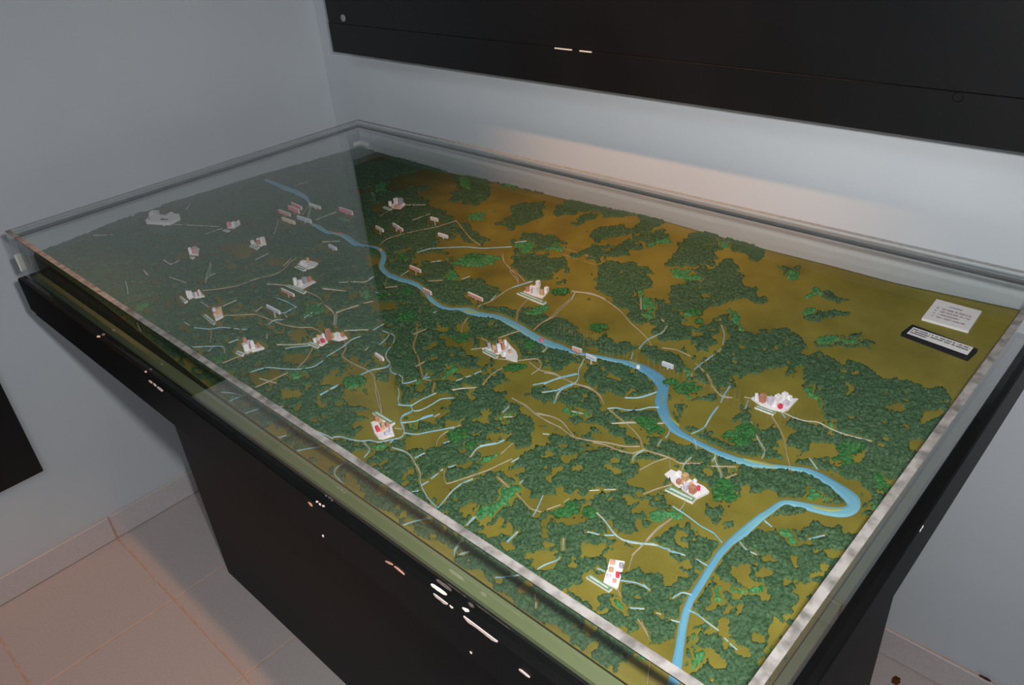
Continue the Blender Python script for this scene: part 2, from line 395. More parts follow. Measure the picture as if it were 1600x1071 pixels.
# ------------------------------------------------------------------ map data, traced tile by tile in local units
K = 3.9675
TO = {'A':(0,170,K),'B':(400,170,K),'C':(800,200,K),'D':(1200,330,K),'E':(150,400,K),'F':(500,400,K),'G':(850,400,K),
      'H':(1150,560,K),'I':(400,600,K),'J':(750,600,K),'K':(650,800,3.9525),'L':(1000,800,3.9525),'P':(0,0,1.0)}
def pts(t, s):
    ox, oy, k = TO[t]; n = [float(q) for q in s.replace(',', ' ').split()]
    return [(ox+n[i]/k, oy+n[i+1]/k) for i in range(0, len(n), 2)]
RIVER = [('B', "55 438 20 120 462 24 180 490 30 250 515 32 310 545 28 330 575 16 338 600 12 330 640 10 320 690 10 345 712 16 390 730 28 440 765 24 520 775 20 570 800 34 610 832 34 650 845 18 700 850 15 750 858 16 785 880 26 795 915 32 785 945 34 772 972 32 795 1005 30 850 1045 30"),
 ('F', "440 118 32 500 145 32 560 157 30 620 185 28 660 225 28 690 270 30 750 312 26 810 328 16 870 326 22 920 338 44 985 358 34 1050 366 30 1100 375 34 1160 400 40 1240 442 42 1310 488 46 1380 525 46 1460 556 40"),
 ('G', "90 557 38 160 585 26 210 600 16 250 606 18 330 622 24 430 642 24 500 657 32 560 672 42 630 702 52 700 750 66 738 795 74 735 850 66 722 890 74 735 950 70 762 1010 64"),
 ('J', "1168 220 62 1200 272 54 1240 302 42 1290 328 32 1370 371 32 1470 420 34"),
 ('H', "0 625 40 60 640 44 100 650 44 170 658 40 230 666 28 330 676 26 440 692 36 530 732 46 620 790 56 690 842 72 730 880 84 735 915 84 700 945 70 640 952 62 560 943 56 480 925 50 400 905 42 330 890 34 275 895 36 220 938 40 150 985 48"),
 ('L', "640 122 60 560 182 46 490 258 45 430 350 46 370 450 46 312 540 46 282 620 48 262 720 50 242 850 55 230 930 64 205 1071 70 196 1130 72")]
SANDBARS = [('H', "470 915 8 520 928 22 590 940 28 660 936 8"), ('H', "50 622 6 110 636 20 180 650 22 240 668 6"), ('G', "722 860 6 728 885 14 724 915 6"),
 ('G', "765 970 4 790 1005 12 840 1050 8"), ('B', "470 764 5 505 768 12 540 772 4"), ('F', "890 335 6 930 345 16 985 350 5"), ('G', "530 652 5 560 664 12 600 680 4")]
STREAMS = {
'F': "330 465 380 435 395 428/390 470 440 485 400 530 370 555/440 485 470 500 455 545/440 570 410 600 405 640 445 670 430 690 370 705 320 710 270 735 190 770/440 695 430 720 470 740 510 745 520 770 500 800 560 790 600 775/485 825 495 860 480 910 490 930 570 935 610 905 720 855/570 935 570 970 620 965 680 935 750 890 830 885/570 970 510 990 495 1030 515 1071/510 1040 600 1030 650 1000 700 990/150 560 200 520 250 505/640 770 665 735/645 765 680 755/845 780 880 766/900 760 935 747/955 738 1000 720/1320 805 1400 790 1480 760 1587 735/1380 850 1470 840 1500 820 1570 795/1450 920 1470 860 1500 820/1135 975 1170 940/1380 600 1415 570 1415 545/700 360 720 350/1060 280 1090 250/0 670 20 655",
'E': "610 450 720 460 770 445 835 452/860 455 890 458/905 459 940 460/600 570 700 565 800 565 798 605/700 595 730 570/825 543 885 522/960 725 1020 705 1070 695 1160 705 1250 708 1350 695 1400 660/1175 580 1230 570 1330 560/1060 515 1060 490/1070 430 1100 400 1160 400/1135 355 1170 365 1190 345 1245 320/1170 365 1185 385/905 990 960 970 1020 950/780 850 850 855 920 875/805 920 860 890 920 870/1080 945 1105 943/1130 942 1160 941/1390 865 1430 843/1450 830 1500 805/1430 630 1560 550/185 160 195 200 200 240/705 120 715 60/1120 265 1180 285 1240 320/1320 350 1395 300/1290 390 1350 350 1405 305/1490 360 1495 400 1485 430/255 420 280 470",
'I': "380 300 440 325 480 345/480 335 530 330 580 350 660 362 710 352 760 370 820 355 900 340 920 320 920 280 895 230 900 205 970 180 970 140 880 135/880 100 885 90 893 60 883 35/905 245 980 240 1050 215 1100 200/920 310 1000 320 1060 305 1150 290 1230 272/670 365 675 385 715 405 700 430 670 462/830 370 860 350/845 400 930 425 970 460 985 500 1020 550 1015 610 1040 670 1070 720 1125 775/985 465 1045 435/1025 635 1070 610/1085 595 1130 560/1145 545 1160 535/1190 525 1240 508/1130 775 1175 720 1220 665 1280 620 1345 595/1330 460 1370 400 1430 385 1490 378 1540 355/1160 375 1200 360/895 890 970 860 1080 838/970 675 1010 670/545 498 500 520 480 560 510 595 545 620 540 650/220 432 300 410 400 395/115 345 190 325/1350 830 1310 880/1555 985 1587 955/1275 980 1230 1030 1228 1065/1270 1060 1320 1045/400 75 450 45/465 38 500 20/1530 180 1570 145",
'J': "385 58 490 43 530 15 590 2/462 125 490 50/790 158 850 152 900 168 990 168 1040 150 1110 150/900 90 980 92 1095 55/1310 315 1390 280 1430 200 1470 150/1495 115 1545 20/1180 280 1165 330 1150 340/1125 352 1103 388/1330 350 1345 410/1310 460 1255 510 1252 545/1460 425 1455 480 1495 560 1495 590/1440 485 1460 455/945 485 950 450 1020 415/0 390 60 378 100 372/120 365 150 352/195 490 240 465/245 625 265 605/330 825 360 770 390 700/170 990 230 925/515 1030 518 965/720 800 770 850 830 940 890 975 1000 995 1080 998/1100 1008 1150 1030/1165 1038 1200 1052/665 925 700 930/715 936 740 940/770 945 830 945/1195 765 1280 820 1370 890 1450 930 1500 990",
'G': "590 580 630 530 690 500 740 480 760 440/730 400 745 412/540 645 550 605/600 265 603 335/1100 435 1122 490 1107 555/1095 580 1080 600/1050 620 1000 655/985 665 930 710/915 750 918 730/775 785 825 785/1155 815 1110 870 1097 915/1080 940 1030 1010 1000 1065/500 885 580 887 650 870 695 850/1265 900 1250 945/250 640 240 670 210 710 220 760 190 800 110 830 80 870 65 920/0 800 70 770 215 735/0 850 80 840",
'H': "120 455 135 510 185 580 160 625/455 625 505 695/175 1010 220 1050/95 400 100 412/280 335 305 375",
'L': "770 65 815 98/618 192 650 240 720 270/1040 175 1140 150/0 208 50 203 110 212/150 230 185 240/200 250 280 275/350 300 415 338/200 540 260 500 320 520/300 615 350 635 410 685 485 740/520 785 545 808/555 820 600 860/190 675 245 688/20 455 60 490",
'K': "370 35 310 90/565 190 630 130/908 240 912 180/750 360 800 330 880 305 890 285/490 412 560 410 640 395/265 215 235 250 237 275/270 270 330 250/735 515 740 545/742 565 740 600/775 690 780 720/1120 355 1170 375/1265 430 1370 445 1440 485/1320 600 1410 605/1060 130 1110 140",
'B': "1000 895 1080 870 1180 865 1300 860 1400 870 1587 860/1090 955 1150 945/905 1035 945 1010/700 1060 730 1045",
'C': "0 995 130 955/370 1071 390 1025/20 715 90 705"}
ROADS = {
'F': "980 320 1070 280 1160 215 1230 185 1310 160/1230 185 1225 150 1180 110 1170 90 1200 90 1270 160/1180 80 1135 40 1130 0/1325 465 1360 430 1440 380 1480 330 1560 270 1585 225/935 585 1010 575/1080 640 1220 655 1350 640 1375 670 1370 700 1310 740/1300 665 1360 715 1450 730 1540 780 1587 805/1130 700 1060 740 1010 805/1190 885 1270 930 1330 985 1430 1040 1500 1071/1340 985 1440 1000 1500 1030 1530 1071/1310 260 1260 300 1220 360 1220 410/600 450 610 480 590 520 575 570 595 608/580 490 660 458/610 630 640 770 690 780/595 690 650 660/710 795 700 850/875 485 885 430 915 390/670 160 760 155/500 130 550 95/405 185 415 140/405 200 480 195/150 530 170 570 130 625 200 670 300 715 340 750 345 850 380 980/20 210 160 222/260 300 330 285/1000 515 1040 535/1100 515 1250 465",
'E': "710 540 720 460/790 375 900 370 990 365 1080 400 1170 435 1270 450 1340 445 1400 480/1250 700 1310 640 1345 575/990 820 1080 780 1190 730/660 220 760 210 880 190 980 150 1110 120 1180 80 1190 50 1240 20/1300 225 1370 250 1395 275/785 670 930 610/1435 310 1480 360 1490 400 1470 430 1490 450/1490 360 1587 320",
'I': "740 0 770 100 780 185/1265 260 1160 315 1125 350 1120 385/1170 540 1165 590 1175 630 1340 575 1440 540 1587 470/1510 590 1570 650/860 280 910 285",
'J': "200 95 290 140 345 190 420 240 500 275 560 325 610 345 700 360 790 370 900 395 990 393/350 185 440 205 510 235 550 290 590 340/700 368 770 380 850 415 940 440 1010 415/590 5 680 25 750 80 768 130/800 165 880 230 950 290 1000 350 1003 410 1100 440 1170 460 1240 500 1370 500/820 250 950 240 1080 250 1150 245/990 540 1080 490 1170 462/1175 465 1178 525/1010 690 1100 655 1190 630/1275 715 1265 760 1235 790/1190 840 1100 910 1030 985 960 1050 940 1071/1420 515 1500 518 1587 520/1480 610 1587 565/130 440 205 372/110 585 180 650/225 685 260 720 310 780 380 800/415 785 500 755/520 740 555 715/1438 20 1500 90 1565 90",
'G': "180 228 260 235 340 255 430 310 490 360 530 415 600 475 650 525 665 560/730 575 820 585 910 628/940 670 990 720/1010 740 1030 770 1045 820 1090 870 1165 885/195 228 180 270 100 340 60 385 0 412/1240 880 1290 890/0 730 60 735 130 770 200 800 280 825 340 860 370 920",
'H': "215 355 270 440 300 510 310 590 345 715/75 270 55 320",
'L': "10 690 50 770 55 800/60 930 45 1071/190 50 100 110 40 180",
'K': "1565 60 1460 140 1400 215 1340 270 1310 370/1240 475 1265 530/1370 670 1430 770 1440 800",
'B': "1240 695 1290 760 1330 810 1390 850/770 845 810 810 880 790 1000 760 1110 740 1240 700/770 670 830 630/1530 900 1540 960 1587 1010/290 660 330 600",
'C': "0 890 40 930 40 975/370 1015 500 1030 580 1065"}
PALES = {
'F': "120 170 200 165/205 164 280 170 330 138/690 45 745 35/880 150 930 130/340 230 430 245/100 355 240 310/150 468 300 462/820 840 870 825 970 822/1140 1003 1195 1003/280 590 300 572/30 310 95 360 85 430",
'E': "1125 555 1220 555 1310 550/990 350 1030 320/1015 765 1120 795/680 170 690 130 740 115/455 135 560 170/420 30 470 60/300 95 325 120/1060 180 1120 180 1190 190/550 415 580 435/650 290 700 320/790 315 870 280/1405 205 1550 222",
'I': "1220 40 1360 28/1535 210 1587 210/1105 210 1140 190",
'J': "390 315 430 318/570 175 640 190/680 668 740 664/770 663 840 660",
'B': "370 695 440 665 500 645/970 695 1080 655/930 600 1050 600/110 780 130 740 135 700/240 480 330 455/410 830 520 825/0 940 80 900/170 980 220 930",
'A': "1060 720 1360 735/1280 780 1380 745/1020 940 1060 975 1110 945/890 1005 915 1035/1050 1048 1120 1071/1275 1065 1305 960/580 790 700 785/1150 630 1180 600",
'H': "300 345 360 375 430 395 510 400 580 440 650 470 720 490 840 520",
'G': "420 1045 560 1040 740 1045/1090 398 1095 404",
'L': "0 606 20 607/100 630 130 640", 'K': "1110 10 1160 50 1210 120 1260 175 1330 200 1410 205 1490 215"}
TURF = [
('F','P',"0 300 550 205 598 225 640 280 700 400 800 470 1000 545 1200 545 1500 600 1490 640 1410 750 1190 1080 400 1080 0 520"),
# back left woods on both sides of the glare edge
('F','B',"600 230 760 300 1000 300 1180 340 1180 400 1080 480 1060 600 1180 640 1230 700 1240 800 1100 860 1020 900 640 1071 560 1071"),
('C','B',"740 260 830 255 900 268 880 305 780 325 700 340 640 330 650 300/900 400 1050 385 1180 400 1150 440 1060 475 920 500 740 505 780 470/620 500 700 490 720 520 650 540/720 600 830 590 780 650 720 640/1140 820 1230 800 1280 765 1340 780 1390 850 1110 870"),
('C','B',"1190 480 1240 500 1190 570 1330 600 1450 570 1450 500 1600 440 1600 620 1350 650 1230 690 1180 640 1070 605 1060 575"),
('F','B',"1220 420 1440 420 1450 570 1330 598 1200 572 1240 480/1500 690 1600 655 1600 750 1500 730/1230 690 1310 720 1370 770 1440 810 1420 850 1300 840 1240 770"),
('C','B',"1400 740 1480 640 1560 650 1560 690 1490 730 1600 780 1600 830 1440 820 1430 790/1520 900 1600 900 1600 1000 1540 960/1200 1010 1500 970 1520 1000 1250 1071/1020 905 1260 895 1200 930 1040 950 1000 1000 960 960/850 890 980 880 940 900"),
('C','B',"1020 540 1060 500 1180 470 1200 560 1100 590"),
('C','B',"560 640 640 620 620 660/300 880 420 860 400 890/100 760 200 740 190 770"),
# back right wood patches on the open hillside
('F','C',"-60 280 0 305 260 400 140 402 0 372 -80 350/-10 490 90 460 190 470 205 540 100 602 -10 605/260 510 400 430 480 408 560 470 640 480 760 510 960 545 966 590 900 615 830 602 740 560 600 552 500 520 330 540 260 540/340 600 460 540 540 530 500 570 360 625/480 640 620 600 760 620 840 580 900 610 880 650 760 660 600 685 550 700 530 715 480 690/760 680 900 650 970 640 1000 680 900 720 820 750 790 710/350 800 460 740 600 740 700 710 760 690 800 750 680 800 560 830 420 835/-10 700 80 660 170 660 300 690 330 740 300 770 200 770 -10 790/-10 790 180 790 350 810 350 880 280 930 120 950 40 920 -10 860/500 900 560 840 680 830 800 850 850 890 860 980 800 1030 700 1080 620 1080 500 980/1020 710 1130 640 1230 640 1330 700 1345 740 1290 810 1250 860 1100 850 1000 870 930 862 930 838 1020 800/1330 680 1460 700 1587 760 1540 830 1480 840 1420 790 1340 730/990 880 1100 860 1240 870 1320 810 1400 850 1460 960 1440 1000 1500 1000 1587 1080 1000 1080 970 1030 1060 960/240 970 390 943 410 962 250 988/450 1050 520 1040 510 1080 450 1080"),
('C','C',"1060 880 1100 890 1130 940 1100 960 1060 930/1250 780 1310 770 1290 810/560 760 620 755 600 775"),
('F','D',"20 330 90 315 200 370 215 420 130 430 90 390/215 540 240 490 320 480 400 520 510 540 420 577 370 540 260 552/190 640 260 600 380 600 510 630 480 660 330 680 200 680/290 800 400 765 560 770 640 800 700 840 600 850 420 855 300 850/0 740 100 730 130 770 30 790 0 800/0 -60 60 -40 90 20 10 0/0 820 100 850 220 880 330 880 440 930 560 970 640 980 700 1020 800 1060 900 1060 910 1100 0 1100"),
# centre right
('F','G',"300 140 340 80 430 50 560 60 650 80 660 180 620 240 690 290 760 290 800 260 780 200 830 180 1000 180 1090 120 1250 130 1270 200 1350 250 1390 300 1330 312 1270 250 1210 262 1180 300 1090 300 990 340 960 362 880 350 870 400 940 425 1000 430 1060 375 1130 370 1210 450 1300 490 1380 468 1490 460 1530 490 1600 500 1600 700 1400 900 1090 900 900 640 640 500"),
('C','G',"330 240 420 270 500 340 560 420 650 410 670 470 650 520 600 500 540 440 460 332 340 282/680 530 850 540 860 610 940 640 960 690 900 680 840 620 770 582 700 570/230 470 330 430 440 460 400 502 230 522/880 380 990 360 980 400 960 440 870 420/900 470 980 480 980 500 910 500/1090 430 1120 480 1110 560 1080 590 1040 620 1000 640 1060 540 1060 470/830 530 900 540 1000 620 960 640 880 570/150 540 220 560 330 600 440 635 560 650 700 720 770 780 860 780 840 740 760 690 640 640 560 600 440 620/200 0 250 0 310 60 330 50 340 80 290 150 160 170 160 60"),
('C','G',"1480 700 1420 720 1340 790 1310 850 1280 880 1290 1000 1350 1020 1480 960 1600 900 1600 780 1520 720/20 690 100 740 150 690 240 650 270 700 260 760 310 830 380 870 480 880 560 870 620 850 700 850 690 920 700 950 640 945 500 970 420 930 370 920 340 850 260 810 180 800 80 780 0 760/500 870 520 800 550 830/780 780 850 780 1040 800 1080 870 1160 890 1250 900 1240 940 1170 900 1090 900 960 860 900 880 790 900"),
# centre
('C','F',"740 450 790 450 790 480 740 480/760 510 900 500 940 560 980 590 860 590 800 560/800 90 960 50 1130 60 1130 92 970 112 860 122/1130 200 1250 180 1290 190 1230 230 1220 250 1400 300 1340 312 1200 340 1100 320 1050 300/1290 310 1390 290 1430 275 1600 270 1600 300 1460 300 1400 335/870 700 990 690 1000 730 870 750/1090 640 1270 660 1380 715 1500 760 1600 820 1440 830 1290 800 1280 750 1150 740 1080 690/1160 740 1260 740 1300 830 1240 840 1160 800/1170 830 1270 830 1330 880 1500 930 1550 950 1510 1000 1540 1080 1380 1050 1280 950 1180 890/150 640 240 690 310 720 340 760 350 850 390 1000 360 1010 330 930 310 820 230 720/150 830 260 830 320 890 250 885/440 690 480 740 470 780 490 830 490 920 440 940 420 850 430 760/270 290 330 270 490 310 480 340 320 330/600 890 740 870 820 890 770 950 650 990 580 960/400 940 570 940 560 980 500 985 420 985/880 590 1080 570 1100 640 1060 640 900 620/1000 510 1040 530 1010 560/300 -10 360 20 340 60 280 60/1580 80 1540 110 1600 130/850 440 900 430 900 490 860 470"),
# front left
('C','I',"550 60 640 60 700 90 720 170 640 140 560 100/700 -10 760 0 870 10 880 120 900 150 880 240 920 320 830 350 700 362 620 320 640 260 720 230 720 120/980 120 1120 70 1230 90 1190 140 1060 180 980 200/1000 190 1110 190 1200 180 1120 230 1000 245 930 240/930 330 1110 290 1200 250 1290 260 1200 300 1130 390 1040 410 990 430 920 390/220 430 420 400 560 480 530 500 420 500 250 440/1040 620 1150 560 1170 620 1300 590 1380 570 1250 640 1170 720 1110 740 1060 680/60 260 190 290 150 340 60 310/560 650 640 700 760 790 900 870 1000 960 1150 1060 1000 1060 800 900 560 690/620 410 720 430 700 480 640 470/1400 400 1587 370 1587 470 1470 500 1400 480/1490 920 1587 860 1587 930 1500 960/1270 760 1330 760 1300 830/340 440 400 430 440 520 380 520/560 630 620 640 600 680/640 520 690 530 660 560"),
('C','J',"150 -10 330 -10 200 70 270 110 460 140 540 170 520 220 560 280 500 290 400 250 350 300 330 220 300 180 200 120 120 40/350 300 420 290 420 370 310 372 290 340/0 540 130 490 200 420 300 370 320 380 240 470 140 540 0 580/1000 490 1100 460 1160 470 1240 510 1180 540 1140 570 1170 620 1150 662 1000 690 960 640 980 560/1130 680 1330 740 1420 690 1540 700 1600 760 1500 760 1390 770 1430 830 1480 890 1600 880 1530 960 1480 970 1380 900 1280 830 1180 760/850 930 950 950 1030 880 1100 820 1180 840 1040 960 1150 1000 1000 1010 900 990/800 50 900 80 1060 75 1100 130 900 160 800 170 770 140/560 260 640 255 700 285 640 320 560 300/640 250 760 290 820 350 900 370 1000 380 1000 410 940 430 800 370 700 300/900 230 1000 290 1000 360 930 330/560 175 700 190 700 220 580 200/540 450 640 430 560 492/390 560 440 560 430 610/180 560 280 530 220 590/230 650 300 660 290 720 250 710/280 720 380 710 540 700 600 720 520 770 390 800 330 780/430 840 600 790 670 830 600 880 540 880 500 850/740 870 800 930 860 940/260 1040 400 1040 380 1071 260 1071/600 1000 760 1010 740 1060 600 1060/1180 230 1300 330 1420 390 1600 470 1600 510 1450 430 1300 390 1150 335 1060 330 960 262/1200 110 1400 120 1500 60 1600 50 1600 380 1400 335 1250 255/1080 0 1100 60 1060 60/400 480 440 440 480 470/640 420 720 410 690 440/20 880 140 860 60 900/1090 250 1160 240 1180 280 1110 300"),
('F','J',"1390 290 1440 290 1430 335 1380 330/1380 60 1480 40 1480 110 1400 130/1230 140 1310 150 1290 220 1240 210/1240 650 1280 560 1330 520 1450 540 1500 600 1440 620 1380 600/1370 780 1480 740 1560 790 1530 870 1460 880 1400 830/1110 390 1250 395 1340 440 1280 460 1150 440"),
# right
('C','H',"200 90 290 110 300 200 400 190 480 280 540 330 530 400 500 415 400 385 310 355 280 400 300 500 380 560 370 640 330 672 290 590 280 500 240 400 150 430 100 380 90 300 0 245 0 150/1150 340 1280 320 1300 332 1180 382 1150 402/930 310 1000 290 1000 340 950 340/1070 540 1160 500 1160 560 1080 590/480 530 600 540 700 600 780 600 760 660 640 690 600 620 500 640 480 590/560 690 660 740 760 790 800 870 780 900 740 830/900 740 1000 760 950 820 870 730/180 820 270 862 200 930 60 980 40 900/40 870 200 820 270 872 210 940 0 1040 -40 940/200 1000 300 965 400 1000 500 1010 800 1010 860 990 820 1080 150 1080/370 60 420 60 400 120/40 640 170 620 260 650 230 665 60 650/400 600 460 600 470 640 410 640/700 170 740 190 700 230"),
('F','H',"100 700 300 690 450 720 560 780 660 850 700 890 650 905 560 900 430 880 330 870 260 870 180 800 40 820 0 760/270 940 350 900 430 940 520 970 650 990 760 950 850 920 840 990 700 1005 520 1000 400 1000 330 960/440 1030 520 1030 500 1080 440 1080/300 10 400 20 340 120 300 100"),
('C','H',"690 -40 1600 -60 1500 200 1380 245 1300 200 1200 188 1100 158 990 138 900 108 800 58 740 46"),
('C','L',"820 30 1000 30 1130 -20 1400 -10 1400 60 1280 130 1130 150 1000 140 870 80/600 360 690 350 700 420 640 450 600 400/730 400 790 410 780 440/770 270 830 290 790 310/920 270 960 290 930 330/1000 500 1060 460 1100 470 1010 560 960 660 900 650 940 600/770 720 820 680 900 680 930 700 830 840 800 800 870 740 850 720 790 770/690 740 750 760 740 800 700 790/700 930 800 900 720 960/390 870 430 860 520 950 520 970 450 970 390 900/20 230 200 280 260 320 260 400 0 390 0 240/280 640 380 660 330 740 300 760 270 760/0 760 50 760 80 820 240 780 215 1080 40 1080/1180 300 1130 400 1050 440 1130 380 1160 330/560 560 470 620 450 600 560 550/500 690 570 680 590 740 530 760/400 100 560 130 500 200 420 140 330 100 330 70/180 40 260 60 200 100 60 170 60 130/600 480 660 500 620 540/860 400 900 420 880 480/1190 230 1280 240 1240 300 1180 290/280 950 330 980 320 1080 250 1080"),
('F','L',"1020 90 1100 60 1280 100 1280 140 1200 200 1050 200 1010 140/820 705 865 705 860 760 815 755"),
('C','K',"970 450 1080 400 1160 470 1190 500 1150 510 1100 560 1050 560 980 510/730 310 780 270 880 250 890 290 800 340 740 350/1010 200 1050 190 1050 230 1000 270/1200 260 1330 200 1420 210 1587 290 1587 330 1450 300 1380 360 1270 340 1210 300/0 140 150 190 230 310 380 400 480 480 640 600 740 700 850 820 1050 900 1300 1050 1300 1090 1180 1090 850 880 640 740 380 560 180 360 -20 200/1290 760 1400 700 1440 780 1400 860 1300 800/780 680 960 740 970 790 860 800/1280 930 1440 940 1560 1000 1560 1090 1300 1090/1180 240 1280 170 1240 260/420 100 500 80 470 130"),
# far left open strips seen under the glare
('C','E',"490 260 560 270 560 310 490 310/700 400 780 390 760 430/1180 620 1300 600 1320 660 1200 690/780 60 860 70 820 100/1080 20 1200 40 1180 70 1060 60/1000 400 1080 420 1060 440/1200 480 1330 460 1320 520 1240 540/970 740 1100 720 1180 720 1080 780 990 800/1440 760 1587 700 1587 760 1460 820/900 600 990 590 960 620/520 640 600 640 640 700 560 690/440 640 520 720 700 780 730 850 640 840 520 740/1180 840 1260 850 1240 900 1180 890/1000 860 1080 880 1060 900/1540 810 1587 810 1587 880 1550 870"),
('C','A',"430 850 500 850 500 875 430 875/1380 840 1500 830 1600 900 1480 930 1400 900/1080 910 1250 890 1250 920 1100 940"),
# light green strips
('L','C',"830 740 960 680 1000 690 960 720 850 752/200 742 310 712 310 768 220 772/0 738 120 702 180 755 60 772/990 882 1060 882 1100 920 1180 920 1180 960 1090 962 1000 922/1270 700 1340 720 1340 760 1290 760"),
('L','B',"890 905 950 920 930 960 880 935/1180 945 1460 910 1480 960 1400 982 1200 962/1180 1010 1240 1000 1240 1040 1160 1060/1260 432 1340 442 1330 520 1280 500/1450 485 1600 472 1600 500/1340 652 1430 642 1420 690 1320 700/1430 630 1530 625 1480 650/750 460 830 470 800 520 740 510/520 670 590 680 570 710 520 700"),
('L','D',"30 335 90 318 110 350 60 360/120 372 200 372 212 415 140 430/215 540 240 492 320 482 350 520 260 548/190 640 230 610 310 605 300 625 200 660/260 610 380 590 360 615/290 800 400 768 480 790 360 830/450 800 500 780 620 800 560 822"),
('L','G',"590 230 630 220 660 290 700 370 690 400 640 380 610 320/1120 345 1190 340 1240 450 1220 475 1170 410/840 742 880 712 930 702 932 742 850 762/800 832 860 862 950 852 920 882 830 872/120 955 220 952 230 990 150 1000/870 355 960 345 960 380 880 380/1190 1040 1290 1020 1300 1071 1190 1071"),
('L','F',"740 930 690 980 590 1000/240 230 300 220 300 260 240 260/820 690 900 700 860 740 820 720/780 730 830 720 830 745 780 750/1270 340 1360 300 1420 310 1400 360 1300 390/1090 1010 1180 960 1200 980 1120 1030/560 1040 610 1030 600 1071 560 1071/540 795 620 780 630 800 560 812/1050 0 1130 0 1090 40 1020 20/750 130 880 110 860 160 760 150"),
('L','I',"720 402 840 372 840 402 750 432/960 272 1010 242 1000 292 960 302/1440 232 1540 182 1590 190 1520 242/1360 490 1450 432 1520 452 1440 492/1370 820 1440 740 1500 720 1590 650 1590 692 1460 790 1420 842/480 335 520 335 520 355 470 350/530 0 700 0 700 30 560 20"),
('L','J',"0 770 60 740 130 690 180 650 240 620 250 650 190 720 120 760 60 830 10 832/0 452 60 432 120 432 110 470 30 492/60 232 110 192 180 172 200 202 120 242/1060 780 1120 770 1250 800 1280 842 1200 832 1080 842/1310 880 1390 920 1380 952 1320 912/600 160 690 175 690 205 600 195/1500 530 1587 520 1570 560 1510 560"),
('L','H',"400 200 460 190 480 250 520 280 580 400 590 430 530 402 500 300/380 850 430 820 560 870 540 885 400 870/900 742 950 792 930 862 880 860 880 780/100 650 200 660 240 690 130 702/800 900 900 910 860 950 800 940"),
('L','L',"480 472 530 452 540 560 500 582 470 522/580 452 780 482 780 512 700 522 580 482/330 770 400 740 380 830 370 900 400 960 330 972 330 850/820 122 940 132 1030 192 960 202 830 152/60 30 180 0 260 30 230 60 100 52/780 830 840 810 830 850 780 860/320 90 400 120 380 155 330 130"),
('L','K',"1240 530 1290 560 1300 640 1240 590/1320 860 1400 880 1400 930 1330 920/330 20 440 -20 450 20 380 40"),
('L','E',"730 640 810 610 820 640 760 670/1180 740 1280 720 1280 750 1190 780/1280 300 1340 280 1320 320 1270 320/1290 350 1380 330 1400 360 1300 370/250 320 310 300 320 330 260 350"),
]
W_ = 'white card town model '
